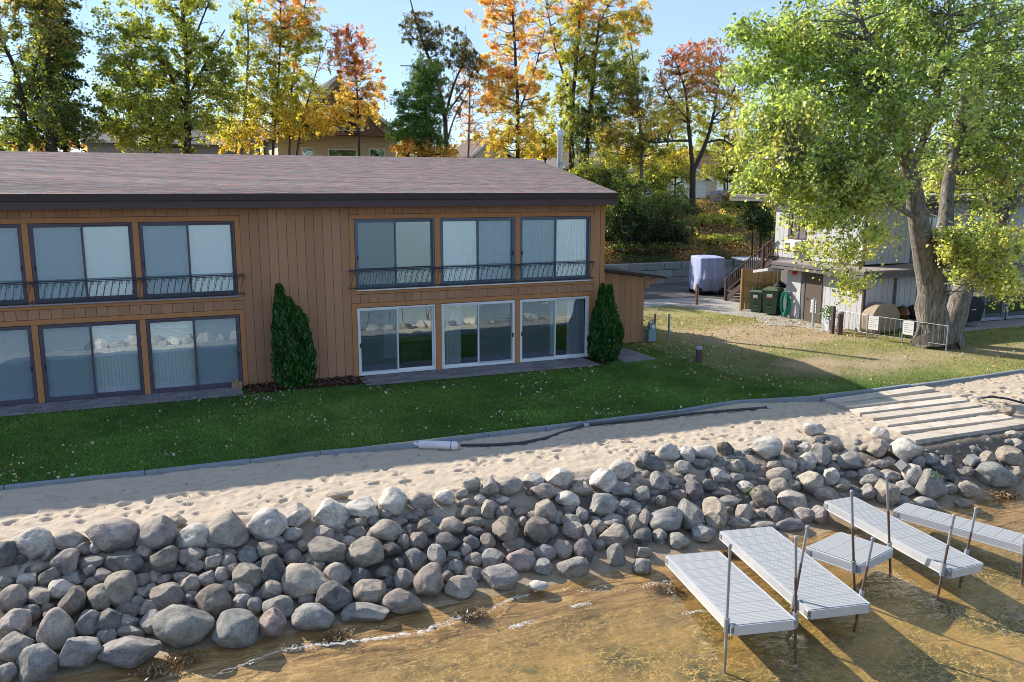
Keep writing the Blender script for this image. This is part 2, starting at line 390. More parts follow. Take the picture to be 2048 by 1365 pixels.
def sand_mat():
    T = NT('sand'); p = T.pos(); s = T.nd('SeparateXYZ', {0: p}); y, z = s.outputs[1], s.outputs[2]
    n1 = T.noise(p, 0.8, 5, 0.6); n2 = T.noise(p, 11, 5, 0.65); n3 = T.noise(p, 140, 3, 0.7)
    dry = T.mix(n1, (0.44, 0.37, 0.285), (0.53, 0.445, 0.345)); dry = T.mix(T.ramp(n2, [(0.35, (0.7,) * 3), (0.5, (0,) * 3)]), dry, (0.40, 0.32, 0.23))
    dry = T.mix(T.math('MULTIPLY', n3, 0.35), dry, (0.45, 0.37, 0.28))
    damp = T.mix(n2, (0.26, 0.20, 0.14), (0.34, 0.265, 0.185))
    wet = T.mix(n1, (0.32, 0.215, 0.12), (0.42, 0.29, 0.165))
    # streaks of brown debris lying parallel to the shore
    st = T.noise(T.mapv(p, (0.35, 3.2, 1), rot=(0, 0, R(3))), 1.6, 6, 0.7, 0.8)
    wet = T.mix(T.ramp(st, [(0.42, (0,) * 3), (0.62, (0.8,) * 3)]), wet, (0.125, 0.085, 0.048))
    rg_ = T.math('ABSOLUTE', T.math('SUBTRACT', T.noise(T.mapv(p, (0.55, 2.6, 1), rot=(0, 0, R(4))), 1.3, 4, 0.6, 0.9), 0.5))  # thin lines of rippled sunlight, painted bright into the wet sand colour
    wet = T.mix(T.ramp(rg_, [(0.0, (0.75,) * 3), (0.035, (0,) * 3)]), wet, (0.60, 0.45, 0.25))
    # weedy stony bed, with a golden web of sunlight painted into its colour
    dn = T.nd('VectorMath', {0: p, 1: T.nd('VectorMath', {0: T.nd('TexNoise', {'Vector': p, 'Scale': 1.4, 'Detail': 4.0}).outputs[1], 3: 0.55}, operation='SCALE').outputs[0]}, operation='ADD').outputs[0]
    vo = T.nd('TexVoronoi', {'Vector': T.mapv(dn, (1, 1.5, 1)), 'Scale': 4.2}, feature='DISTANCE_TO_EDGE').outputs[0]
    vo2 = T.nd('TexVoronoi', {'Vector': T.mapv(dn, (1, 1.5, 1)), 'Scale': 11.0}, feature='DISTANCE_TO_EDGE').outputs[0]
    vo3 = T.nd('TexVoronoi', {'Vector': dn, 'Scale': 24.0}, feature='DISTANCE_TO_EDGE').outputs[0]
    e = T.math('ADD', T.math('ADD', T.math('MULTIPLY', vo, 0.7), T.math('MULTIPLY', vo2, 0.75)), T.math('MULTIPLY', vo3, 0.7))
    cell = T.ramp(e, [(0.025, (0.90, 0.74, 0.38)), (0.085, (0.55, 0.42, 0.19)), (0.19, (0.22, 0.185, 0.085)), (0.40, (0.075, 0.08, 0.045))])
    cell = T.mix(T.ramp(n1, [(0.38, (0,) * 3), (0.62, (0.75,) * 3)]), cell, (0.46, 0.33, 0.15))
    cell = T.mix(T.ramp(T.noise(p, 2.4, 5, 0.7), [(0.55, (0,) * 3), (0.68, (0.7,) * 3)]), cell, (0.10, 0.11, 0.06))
    yy = T.math('ADD', y, T.math('MULTIPLY', T.math('SUBTRACT', n1, 0.5), 1.2))
    mr = lambda a, b: T.nd('MapRange', {0: yy, 1: a, 2: b, 3: 0.0, 4: 1.0}).outputs[0]
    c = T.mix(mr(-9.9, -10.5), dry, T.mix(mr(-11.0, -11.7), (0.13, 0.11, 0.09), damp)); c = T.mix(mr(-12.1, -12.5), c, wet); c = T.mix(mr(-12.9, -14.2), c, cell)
    rg = T.math('SUBTRACT', 0.95, T.math('MULTIPLY', mr(-11.6, -12.2), 0.55))
    h = T.math('ADD', T.math('MULTIPLY', n2, 1.0), T.math('MULTIPLY', n3, 0.25))
    return T.surf(T.bsdf(Base_Color=c, Roughness=rg, Specular_IOR_Level=0.3, Normal=T.bump(h, 0.55, 0.03)))
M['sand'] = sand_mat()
def water_mat():
    T = NT('water'); p = T.pos()
    w1 = T.noise(T.mapv(p, (0.75, 1.6, 1), rot=(0, 0, R(12))), 1.7, 3, 0.55, 0.7); w2 = T.noise(T.mapv(p, (0.9, 1.5, 1), rot=(0, 0, R(-20))), 7.0, 3, 0.6, 0.5)
    h = T.math('ADD', T.math('MULTIPLY', w1, 1.0), T.math('MULTIPLY', w2, 0.22))
    nr = T.bump(h, 0.75, 0.12)
    # far from the shore the water is deep and dark
    y = T.nd('SeparateXYZ', {0: p}).outputs[1]
    deep = T.nd('MapRange', {0: y, 1: -22.0, 2: -40.0, 3: 0.0, 4: 1.0}).outputs[0]
    tint = T.mix(deep, (0.97, 0.90, 0.74), (0.10, 0.16, 0.20))
    fr = T.schlick(0.02, nr)
    tr = T.nd('BsdfTransparent', {'Color': tint}).outputs[0]
    gl = T.nd('BsdfGlossy', {'Color': (1, 1, 1), 'Roughness': 0.03, 'Normal': nr}).outputs[0]
    return T.surf(T.nd('MixShader', {0: fr, 1: tr, 2: gl}).outputs[0])
M['water'] = water_mat()
def lawn_mat():
    T = NT('lawn'); p = T.pos(); c = T.nd('VertexColor', layer_name='Col').outputs[0]
    n = T.noise(p, 26, 5, 0.7); n2 = T.noise(p, 4, 4, 0.6)
    c = T.mix(1.0, c, T.ramp(n, [(0.3, (0.6, 0.6, 0.6)), (0.65, (1.2, 1.2, 1.2))]), 'MULTIPLY')
    c = T.mix(T.math('MULTIPLY', n2, 0.3), c, T.mix(1.0, c, (0.8, 0.75, 0.7), 'MULTIPLY'))
    return T.surf(T.bsdf(Base_Color=c, Roughness=0.95, Specular_IOR_Level=0.1, Normal=T.bump(n, 0.8, 0.03)))
M['lawn'] = lawn_mat()
M['hill'] = mat('hill', (0.16, 0.12, 0.06), 0.95, 0.05, var=0.6, vs=1.5, bump=1.0, bs=6, bd=0.15)

# ------------------------------------------------------------------ the lie of the land
def H(x, y):
    x = np.asarray(x, float); y = np.asarray(y, float)
    prof_y = [-400, -90, -34, -20, -15, -12.4, -11.55, -9.6, -6.75, -6.5, -1, 8, 18.6, 18.7, 23, 27, 34, 42, 200]
    prof_z = [-12, -9, -3.2, -1.95, -1.55, -1.21, -1.08, -0.28, -0.12, -0.09, 0, 0, 0, 1.2, 2.3, 3.7, 4.4, 4.7, 6]
    z = np.interp(y, prof_y, prof_z)
    z2 = np.interp(y, [-12.4, -11.8, -11.3, -10.9, -6.75, -6.5], [-1.22, -1.02, -0.70, -0.38, -0.17, -0.09])
    f = sstep(14.0, 16.2, x) * (y < -6.5) * (y > -12.4)
    return z * (1 - f) + z2 * f
def Hs(x, y): return float(H(x, y))
def grid(name, xs, ys, zf, mat_, colf=None, smooth=True):
    X, Y = np.meshgrid(xs, ys, indexing='ij'); Z = zf(X, Y); nx, ny = X.shape
    V = np.stack([X.ravel(), Y.ravel(), Z.ravel()], 1); i = np.arange(nx * ny).reshape(nx, ny)
    F = np.stack([i[:-1, :-1].ravel(), i[1:, :-1].ravel(), i[1:, 1:].ravel(), i[:-1, 1:].ravel()], 1)
    me = np_mesh(name, V, F, colf(X, Y).reshape(-1, 3) if colf is not None else None, smooth)
    return link(name, me, mat_)

def sand_z(X, Y):
    z = H(X, Y)
    on = sstep(-12.2, -11.0, Y) * sstep(-6.6, -6.9, Y)
    lump = (fbm(X, Y, 1.6, 3, 3) - 0.5) * 0.045 + (fbm(X, Y, 6.0, 13, 3) - 0.5) * 0.05
    # footprints: soft pits scattered over the dry sand
    foot = np.zeros_like(X)
    for k in range(len(FP)):
        fx, fy, a, q_ = FP[k]
        ix0 = np.searchsorted(SX, fx - 0.3); ix1 = np.searchsorted(SX, fx + 0.3)
        iy0 = np.searchsorted(SY, fy - 0.3); iy1 = np.searchsorted(SY, fy + 0.3)
        if X.shape != (len(SX), len(SY)) or ix1 <= ix0 or iy1 <= iy0: continue
        dx = X[ix0:ix1, iy0:iy1] - fx; dy = Y[ix0:ix1, iy0:iy1] - fy
        u = dx * math.cos(a) + dy * math.sin(a); v = -dx * math.sin(a) + dy * math.cos(a)
        r2 = (u / (0.13 * q_)) ** 2 + (v / (0.065 * q_ ** .4)) ** 2
        foot[ix0:ix1, iy0:iy1] += (-0.06 * np.exp(-r2 * r2) + 0.012 * np.exp(-((np.sqrt(r2) - 1.5) ** 2) * 3)) * (.45 + .55 * q_)
    bed = sstep(-12.6, -13.4, Y) * (fbm(X, Y, 1.2, 9, 4) - 0.5) * 0.10
    wob = sstep(-10.8, -11.6, Y) * sstep(-14, -12.6, Y) * (fbm(X * 0.35, Y * 0.2, 1.0, 12, 3) - 0.5) * 0.05
    return z + on * (lump + foot * sstep(-9.9, -9.4, Y)) + bed + wob
FP = []
for tr in range(9):          # trails of steps along the sand, then some stray ones
    fx_, fy_, fa_ = rng.uniform(-6, 22), rng.uniform(-9.3, -7.2), rng.uniform(-.25, .25)
    for st in range(rng.integers(8, 26)): FP.append((fx_ + st * .62 * math.cos(fa_), fy_ + st * .62 * math.sin(fa_) + (.11 if st % 2 else -.11), fa_ + rng.uniform(-.2, .2)))
for st in range(90): FP.append((rng.uniform(-6, 25), rng.uniform(-9.7, -7), rng.uniform(0, 3.1)))
FP = [q + (1.0,) for q in FP] + [(rng.uniform(-6, 25), rng.uniform(-9.8, -6.9), rng.uniform(0, 3.1), rng.uniform(.3, .6)) for _ in range(480)]
FP = np.array(FP)
SX = np.arange(-7, 26.01, 0.045); SY = np.concatenate([np.arange(-24.0, -16.0, 0.2), np.arange(-16.0, -10.0, 0.07), np.arange(-10.0, -6.62, 0.04)])
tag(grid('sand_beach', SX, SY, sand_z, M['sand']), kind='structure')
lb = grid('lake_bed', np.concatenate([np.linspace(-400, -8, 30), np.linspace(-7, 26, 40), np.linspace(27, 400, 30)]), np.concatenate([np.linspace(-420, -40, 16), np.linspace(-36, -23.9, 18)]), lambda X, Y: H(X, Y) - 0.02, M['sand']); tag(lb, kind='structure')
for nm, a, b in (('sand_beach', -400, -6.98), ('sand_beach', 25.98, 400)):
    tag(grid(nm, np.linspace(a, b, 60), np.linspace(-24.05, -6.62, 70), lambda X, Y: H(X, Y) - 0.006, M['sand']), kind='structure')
lake = grid('lake', np.linspace(-500, 500, 60), np.concatenate([np.linspace(-800, -30, 20), np.linspace(-28, -11.0, 20)]), lambda X, Y: 0 * X - 1.2, M['water']); tag(lake, kind='structure')

def dryness(x, y):
    d = sstep(15.5, 21.5, np.asarray(x) + (fbm(x, y, 0.5, 20, 4) - 0.5) * 9 + np.clip(np.asarray(y) + 2, -3, 4) * 0.55)
    return d
def dirtness(x, y):
    x = np.asarray(x, float); y = np.asarray(y, float)
    track = np.exp(-((y - (1.6 + (x - 22) * -0.05)) / 2.6) ** 2) * sstep(17, 20, x) * sstep(27, 24, x)
    track2 = np.exp(-((y - (-4.2 - (x - 22) * 0.03)) / 1.5) ** 2) * sstep(16.5, 20, x) * 0.75
    shade = sstep(13.5, 16, x) * sstep(26, 20, x) * sstep(-6, -3.5, y) * 0.35  # brown dirt patches showing through the grass
    return np.clip((track + track2 + shade) * (0.35 + 1.3 * fbm(x, y, 0.9, 26, 4)), 0, 1)  # shade holds the brown dirt patches
def lawn_col(X, Y):
    d = dryness(X, Y)[..., None]; q = dirtness(X, Y)[..., None]; n = fbm(X, Y, 0.7, 31, 4)[..., None]
    green = np.array([0.05, 0.11, 0.022]) * (0.8 + 0.5 * n); dry = np.array([0.26, 0.27, 0.09]) * (0.75 + 0.5 * n); dirt = np.array([0.42, 0.33, 0.22]) * (0.85 + 0.3 * n)
    c = green * (1 - d) + dry * d; return c * (1 - q) + dirt * q
lw = grid('lawn', np.concatenate([np.linspace(-400, -9, 20), np.linspace(-8, 45, 220), np.linspace(47, 400, 20)]), np.linspace(-6.66, 18.6, 110), lambda X, Y: H(X, Y) - 0.01, M['lawn'], lawn_col); tag(lw, kind='structure')
grid_h = grid('hillside', np.concatenate([np.linspace(-400, -42, 12), np.linspace(-40, 80, 90), np.linspace(84, 400, 12)]), np.concatenate([[18.595], np.linspace(18.75, 50, 40), np.linspace(53, 250, 12)]), lambda X, Y: H(X, Y) + (fbm(X, Y, 0.25, 40, 3) - 0.5) * 0.9 * sstep(19.5, 22, Y), M['hill']); tag(grid_h, kind='structure')

# driveway and concrete walk
tag(MB().prism([(-2, 10.2), (20.5, 10.2), (23.2, 11.4), (25.8, 11.2), (27.4, 9.6), (34, 9.6), (34, 18.45), (-2, 18.45)], -0.05, 0.004).build('driveway', M['asphalt']), kind='structure')
P2 = [at(*q, 0)[:2] for q in ((1250, 617), (1294, 614), (1348, 611), (1446, 628), (1508, 637), (1538, 651), (1612, 655), (1645, 664), (1662, 656), (1648, 640), (1590, 622), (1500, 606), (1400, 596), (1250, 602))]
tag(MB().prism([tuple(p) for p in P2][::-1], -0.05, 0.012).build('path', M['concrete']), kind='structure')
tag(MB().box(28.4, 44, -0.95, 0.38, -0.1, 0.02).build('path', M['concrete']), kind='structure')

# ------------------------------------------------------------------ the brown lakeside building
bld = thing('lakeside_building', 'long two-storey building with brown board siding and rows of sliding glass doors', 'building', (0, 0, 0))
XL, XR, EAVE = -9.5, 13.57, 5.15
LX = [(-5.66, -3.25), (-3.08, -0.67), (-0.50, 1.92)]; RX = [(5.28, 7.70), (7.90, 10.36), (10.54, 13.03)]
LZ, UZ = (0.03, 2.08), (2.66, 4.70)
w = MB()
def solid_x(a, b): w.box(a, b, 0.024, 0.15, 0.0, EAVE)
solid_x(XL, LX[0][0])
for a, b in ((LX[0][1], LX[1][0]), (LX[1][1], LX[2][0]), (LX[2][1], RX[0][0]), (RX[0][1], RX[1][0]), (RX[1][1], RX[2][0]), (RX[2][1], XR)): solid_x(a, b)
for a, b in LX + RX:
    w.box(a, b, 0.024, 0.15, LZ[1], UZ[0]); w.box(a, b, 0.024, 0.15, UZ[1], EAVE)
w.box(XL, XL + .12, .15, 12, 0, EAVE); w.box(XL, XR, 11.9, 12.02, 0, EAVE)
w.build('wall', M['groove'], bld)
g = MB(); g.add([(XR - .12, .15, 0), (XR - .12, 11.9, 0), (XR - .12, 11.9, EAVE + .1), (XR - .12, 6, 6.5), (XR - .12, .15, EAVE + .1),
                 (XR - .002, .0, 0), (XR - .002, 12, 0), (XR - .002, 12, EAVE + .1), (XR - .002, 6, 6.5), (XR - .002, .0, EAVE + .1)],
                [(4, 3, 2, 1, 0), (5, 6, 7, 8, 9), (0, 1, 6, 5), (4, 0, 5, 9), (3, 4, 9, 8), (2, 3, 8, 7), (1, 2, 7, 6)])
g.build('gable_wall', M['siding'], bld)
# siding boards
BW = 0.265
_bd = {}
def board(x, z0, z1, wd=BW - 0.009, parent=bld, m='siding', y=0.0, th=0.024, name='siding_board', tint=0.10, axis='x'):
    h = round(z1 - z0, 3); key = (round(wd, 3), h, m, th, axis)
    if key not in _bd:
        b = MB()
        b.box(0, wd, 0, th, 0, h) if axis == 'x' else b.box(0, th, 0, wd, 0, h)
        _bd[key] = b.mesh(name, bevel=0.003)
    t = 1 + rng.uniform(-tint, tint)
    loc = (x, y, z0)
    return link(name, _bd[key], M[m], parent, loc, None, None, (t, t, t))
def boards(x0, x1, z0, z1, **k):
    n = max(1, round((x1 - x0) / BW)); st = (x1 - x0) / n
    for i in range(n): board(x0 + i * st + 0.0045, z0, z1, round(st - 0.009, 3), **k)
boards(2.07, 5.12, 0.02, 5.13)
boards(-5.9, 2.07, 4.86, 5.13); boards(5.12, 13.18, 4.86, 5.13)
boards(-5.7, 2.07, 2.24, 2.49); boards(5.12, 13.18, 2.24, 2.49)
board(13.19, 0.02, 5.13, 0.22)
t = MB(); t.box(13.415, XR + .012, -.022, .024, 0.02, 5.14).build('corner_board', M['trim_brown'], bld, bevel=.004)
def trim(x0, x1, z0, z1, y=-0.02): MB().box(x0, x1, y, .024, z0, z1).build('trim_board', M['trim_brown'], bld, bevel=.004)
for xs, a, b in ((LX, -5.9, 2.07), (RX, 5.12, 13.18)):
    trim(a, b, 4.715, 4.85); trim(a, b, 2.50, 2.60); trim(a, b, 2.10, 2.23)
    e0, e1 = xs[0][0] - .015, xs[-1][1] + .015
    for z0, z1 in ((0.02, 2.098), (2.602, 4.713)):
        trim(a, e0, z0, z1) if a > -5 else None
        trim(e1, b, z0, z1)
        for i in (0, 1): trim(xs[i][1] + .01, xs[i + 1][0] - .01, z0, z1, -0.035)
    MB().box(e0, e1, -.07, .02, 2.602, 2.64).build('window_sill', M['alu'] if xs is RX else M['lamp_grey'], bld)

# sliding doors
_blinds = {}
def blind_mesh(wd, h, amp=0.010, pitch=0.089):
    key = (round(wd, 2), round(h, 2), amp)
    if key not in _blinds:
        b = MB(); n = int(wd / pitch)
        for i in range(n):
            x = i * wd / n; q = wd / n
            b.add([(x, -amp, 0.03), (x + q * 1.04, amp, 0.03), (x + q * 1.04, amp, h), (x, -amp, h)], [(0, 1, 2, 3)])
        _blinds[key] = b.mesh('blind')
    return _blinds[key]
def ring(b, x0, x1, y0, y1, z0, z1, t, tb=None):
    tb = tb or t
    b.box(x0, x1, y0, y1, z1 - t, z1); b.box(x0, x1, y0, y1, z0, z0 + tb)
    b.box(x0, x0 + t, y0, y1, z0 + tb, z1 - t); b.box(x1 - t, x1, y0, y1, z0 + tb, z1 - t)
def quad_xz(x0, x1, y, z0, z1): return MB().add([(x0, y, z0), (x1, y, z0), (x1, y, z1), (x0, y, z1)], [(0, 1, 2, 3)])
def patio_door(x0, x1, z0, z1, fm, screen, blinds, parent=bld, glass='glass', y=0.0, label=None):
    wd, h = x1 - x0, z1 - z0
    p = thing('patio_door', label, None, (x0, y, z0)); p.parent = parent
    b = MB(); ring(b, 0, wd, -.012, .11, 0, h, .045, .05); b.build('frame', M[fm], p)
    mid = wd / 2
    spans = [(.045, mid + .03), (mid - .03, wd - .045)]
    for i, (a, c) in enumerate(spans):
        yy = .02 if i == 0 else .062
        b = MB(); ring(b, a, c, yy, yy + .035, .05, h - .045, .05, .065); b.build('sash', M[fm], p)
        quad_xz(a + .05, c - .05, yy + .016, .115, h - .095).build('pane', M[glass], p)
        if screen == i:
            quad_xz(a + .02, c - .02, .006, .06, h - .06).build('screen', M['screen'], p)
            sb = MB(); ring(sb, a, c, -.008, .014, .05, h - .045, .035); sb.build('screen_frame', M[fm], p)
        if blinds[i]: link('blind', blind_mesh(c - a, h - .12), M['blind'], p, (a, .124, .06))
    hx = .07 if screen == 0 else wd - .07
    MB().box(hx - .018, hx + .018, -.04, .0, h * .42, h * .42 + .13).build('handle', M['black'], p, bevel=.004)
    return p
for i, (a, b) in enumerate(LX):
    patio_door(a, b, *UZ, 'frame_bronze', 1 if i == 0 else 0, (1, 1)); patio_door(a, b, *LZ, 'frame_bronze', 1 if i in (0, 2) else 0, (1, 1))
for i, (a, b) in enumerate(RX):
    patio_door(a, b, *UZ, 'frame_blue', (0, 1, 0)[i], ((0, 0), (1, 1), (1, 1))[i]); patio_door(a, b, *LZ, 'frame_white', (0, 1, 0)[i], (0, 0))
# inside
MB().box(XL + .12, XR - .13, .16, 11.9, -.12, 0.025).build('floor', M['carpet'], bld)
MB().box(XL + .12, XR - .13, .16, 11.9, 2.14, 2.62).build('upper_floor', M['room_wall'], bld)
iw = MB()
for z0, z1 in ((.026, 2.139), (2.621, 5.1)):
    iw.box(XL + .13, XR - .14, 5.0, 5.1, z0, z1); iw.box(3.5, 3.6, .17, 4.99, z0, z1)
iw.build('interior_wall', M['room_wall'], bld)
MB().box(XL, XR - .13, .16, 11.9, 5.1, 5.16).build('ceiling', M['room_wall'], bld)
# roof
SLOPE = 0.194; RY, RZ0 = 6.0, 5.455
def roofz(y): return RZ0 + (y + 0.47) * SLOPE
ang = math.atan(SLOPE); XRO = 13.78
rf = MB()
yb = 2 * RY + .47
rf.add([(XL, -.46, roofz(-.46) - .09), (XRO - .03, -.46, roofz(-.46) - .09), (XRO - .03, RY, roofz(RY) - .09), (XL, RY, roofz(RY) - .09), (XL, yb, RZ0 - .09), (XRO - .03, yb, RZ0 - .09),
        (XL, -.46, roofz(-.46) - .012), (XRO - .03, -.46, roofz(-.46) - .012), (XRO - .03, RY, roofz(RY) - .012), (XL, RY, roofz(RY) - .012), (XL, yb, RZ0 - .012), (XRO - .03, yb, RZ0 - .012)],
       [(0, 3, 2, 1), (3, 4, 5, 2), (6, 7, 8, 9), (9, 8, 11, 10), (0, 1, 7, 6), (1, 2, 8, 7), (2, 5, 11, 8), (3, 0, 6, 9), (4, 3, 9, 10), (5, 4, 10, 11)])
rf.build('roof', M['far_roof'], bld)
MB().box(XL, XRO - .01, -.475, -.40, 5.275, 5.452).build('gutter', M['fascia_dark'], bld, bevel=.006)
MB().box(XL, XRO, -.43, -.395, 5.07, 5.273).build('fascia', M['fascia_plum'], bld, bevel=.004)
MB().box(XL, XRO - .04, -.394, .02, 5.135, 5.15).build('soffit', M['fascia_dark'], bld)
MB().bar((XRO - .012, -.42, roofz(-.42) - .12), (XRO - .012, RY, roofz(RY) - .12), .03, .2).build('rake_board', M['fascia_plum'], bld)
MB().bar((XRO - .012, RY, roofz(RY) - .12), (XRO - .012, yb, RZ0 - .12), .03, .2).build('rake_board', M['fascia_plum'], bld)
MB().box(13.58, 14.05, 1.35, 1.5, 4.78, 5.05).build('lookout_beam', M['fascia_dark'], bld, bevel=.006)
# shingles: course by course
TW, EXP, TH = 0.305, 0.137, 0.011
pal = np.array([(0.225, 0.15, 0.14), (0.20, 0.155, 0.15), (0.175, 0.165, 0.16), (0.21, 0.17, 0.16), (0.245, 0.16, 0.145), (0.165, 0.135, 0.135), (0.20, 0.165, 0.165)]) * 1.4
sh_me = MB().add([(0, 0, 0), (TW - .006, 0, 0), (TW - .006, .16, -.006), (0, .16, -.006), (0, 0, TH), (TW - .006, 0, TH), (TW - .006, .16, .003), (0, .16, .003)],
                 [(4, 5, 6, 7), (0, 1, 5, 4), (1, 2, 6, 5), (3, 0, 4, 7)]).mesh('shingle', white=True)
VV, FF, CC = [], [], []; nsh = 0
base8 = np.array([v.co[:] for v in sh_me.vertices])
ncourse = int((RY + .47) / math.cos(ang) / EXP)
ca, sa = math.cos(ang), math.sin(ang)
for r_ in range(ncourse):
    sd_ = r_ * EXP; off = (r_ % 3) * TW / 3 + rng.uniform(-.02, .02)
    xs = np.arange(XL + .1 - off, XRO - TW - .001, TW)
    xs = np.append(xs, XRO - TW)
    for x in xs:
        c = pal[rng.integers(len(pal))] * rng.uniform(.85, 1.15)
        y, z = -.48 + sd_ * ca, RZ0 - .002 + sd_ * sa
        if r_ < 5 and x > -4.6 and nsh < 298:
            link('shingle', sh_me, M['shingle'], bld, (x, y, z + rng.uniform(0, .003)), (ang, 0, 0), None, c); nsh += 1
        else:
            b = base8.copy(); b[:, 2] += rng.uniform(0, .003)
            P = np.stack([b[:, 0] + x, y + b[:, 1] * ca - b[:, 2] * sa, z + b[:, 1] * sa + b[:, 2] * ca], 1)
            n = len(VV) * 8; VV.append(P); CC.append(np.repeat(c[None], 8, 0)); FF.append(np.array([(4, 5, 6, 7), (0, 1, 5, 4), (1, 2, 6, 5), (3, 0, 4, 7)]) + n)
for x in np.arange(XL, XRO - .2, .2):        # ridge caps
    c = pal[rng.integers(len(pal))]; n = len(VV) * 8; z = roofz(RY) + .012
    VV.append(np.array([(x, RY - .14, z - .03), (x + .24, RY - .14, z - .035), (x + .24, RY + .14, z - .035), (x, RY + .14, z - .03), (x, RY - .02, z + .012), (x + .24, RY - .02, z), (x + .24, RY + .02, z), (x, RY + .02, z + .012)]))
    CC.append(np.repeat(c[None], 8, 0)); FF.append(np.array([(4, 5, 6, 7), (0, 1, 5, 4), (2, 3, 7, 6), (3, 0, 4, 7)]) + n)
tag(link('shingle_field', np_mesh('shingle_field', np.concatenate(VV), np.concatenate(FF), np.concatenate(CC)), M['shingle'], bld), kind='stuff')
bk = MB().add([(XL, RY + .1, roofz(RY) - .02), (XRO, RY + .1, roofz(RY) - .02), (XRO, yb, RZ0), (XL, yb, RZ0)], [(0, 1, 2, 3)]).build('rear_slope', M['far_roof_brown'], bld)
# flue
fl = MB().lathe([(.125, 4.2), (.125, 7.62), (.13, 7.63), (.13, 7.68), (.175, 7.69), (.175, 7.9), (.15, 7.92), (.0, 7.925)], 24, (15.28, 7.0, 0)).build('chimney_flue', M['flue'], bld, smooth=True)
for z in (6.52, 6.6): MB().lathe([(.133, z), (.137, z + .02), (.133, z + .04)], 24, (15.28, 7, 0)).build('band', M['galv'], fl)
MB().box(14.7, 15.9, 6.5, 7.6, 0, 4.2).build('flue_chase', M['siding'], bld)
MB().box(13.6, 14.69, 6.6, 7.4, 0, 4.0).build('flue_chase', M['siding'], bld)
# juliet rails
def s_bar():
    pts = []
    for k in range(9):
        a_ = R(-150 + k * 270 / 8); pts.append((.075 + .034 * math.cos(a_) * -1, 0, .475 + .034 * math.sin(a_) * -1))
    pts = [(.075 + .036 * math.cos(R(a_)), 0, .47 + .036 * math.sin(R(a_))) for a_ in range(-110, 181, 36)]
    pts += [(.03, 0, .40), (-.03, 0, .14)]
    pts += [(-.075 + .036 * math.cos(R(a_)), 0, .075 + .036 * math.sin(R(a_))) for a_ in range(0, -250, -40)]
    return MB().tube(pts, .0085, 5).mesh('baluster', True)
bal_me = s_bar()
for x0, x1 in ((-5.9, 2.12), (5.05, 13.13)):
    rl = thing('railing', None, None, (x0, -.13, 2.67)); rl.parent = bld; L_ = x1 - x0
    MB().tube([(0, 0, .56), (L_, 0, .56)], .017, 8).tube([(0, 0, .52), (L_, 0, .52)], .011, 6).build('top_rail', M['iron'], rl)
    MB().tube([(0, 0, .025), (L_, 0, .025)], .014, 8).build('bottom_rail', M['iron'], rl)
    n = int(L_ / .172)
    for i in range(n): link('baluster', bal_me, M['iron'], rl, ((i + .5) * L_ / n, 0, 0))
    for xx in ([.05, L_ - .05] + [a[1] + .1 - x0 for a in (LX if x0 < 0 else RX)[:2]]):
        MB().box(xx - .02, xx + .02, 0, .10, .53, .57).box(xx - .02, xx + .02, 0, .10, .01, .04).build('bracket', M['iron'], rl)
# furniture seen through the clear doors
cb = thing('cabinet', 'dark low cabinet seen through the clear lower sliding door', 'cabinet', (7.15, .95, .025))
MB().box(-.35, .35, -.25, .25, .12, .70).build('body', M['wood_dark'], cb, bevel=.01); MB().box(-.39, .39, -.29, .29, .70, .74).build('top', M['wood_dark'], cb, bevel=.008)
for sx in (-1, 1):
    MB().box(sx * .17 - .155, sx * .17 + .155, -.265, -.25, .16, .66).build('door', M['wood_dark'], cb, bevel=.006)
    for sy in (-1, 1): MB().box(sx * .3 - .03, sx * .3 + .03, sy * .2 - .03, sy * .2 + .03, 0, .12).build('leg', M['wood_dark'], cb)
pc = thing('column', 'pale blue square column behind the first clear lower door', 'column', (6.85, 2.6, .025)); MB().box(-.2, .2, -.2, .2, 0, 2.1).build('shaft', M['room_blue'], pc); MB().box(-.23, .23, -.23, .23, 0, .1).build('base', M['white_paint'], pc)
tb = thing('side_table', 'black table standing behind the middle lower door', 'table', (9.2, 1.6, .025))
MB().box(-.6, .6, -.3, .3, .62, .68).build('top', M['wood_dark'], tb, bevel=.008); MB().box(-.55, .55, -.26, .26, .2, .6).build('body', M['black'], tb)
for sx in (-1, 1):
    for sy in (-1, 1): MB().box(sx * .52 - .03, sx * .52 + .03, sy * .24 - .03, sy * .24 + .03, 0, .62).build('leg', M['wood_dark'], tb)
def curtain(x, wd, label):
    b = MB(); n = 28
    for i in range(n):
        xa, xb = x + wd * i / n, x + wd * (i + 1) / n
        ya, yb_ = .26 + .045 * math.sin(i * 1.5), .26 + .045 * math.sin((i + 1) * 1.5)
        b.add([(xa, ya, .06), (xb, yb_, .06), (xb, yb_, 2.08), (xa, ya, 2.08)], [(0, 1, 2, 3)])
    tag(b.build('curtain', M['curtain'], smooth=True), label, 'curtain', 'curtains drawn back behind the lower doors')
curtain(7.98, .62, 'pale curtain gathered at the left of the middle lower sliding door'); curtain(12.35, .62, 'pale curtain gathered at the far right end of the lower sliding doors')
lp = thing('floor_lamp', 'brass lamp hanging near the ceiling behind the rightmost lower door', 'lamp', (11.95, 1.1, .025))
MB().tube([(0, 0, 1.86), (0, 0, 2.1)], .01, 6).build('cord', M['black'], lp); MB().lathe([(.02, 1.86), (.14, 1.80), (.15, 1.72), (.02, 1.66)], 16).build('shade', M['brass'], lp, smooth=True)
ps = thing('post', 'white square post inside the rightmost lower door', 'post', (12.1, .9, .025)); MB().box(-.07, .07, -.07, .07, 0, 2.1).build('shaft', M['white_paint'], ps); MB().box(-.085, .085, -.085, .085, 0, .08).build('base', M['white_paint'], ps)

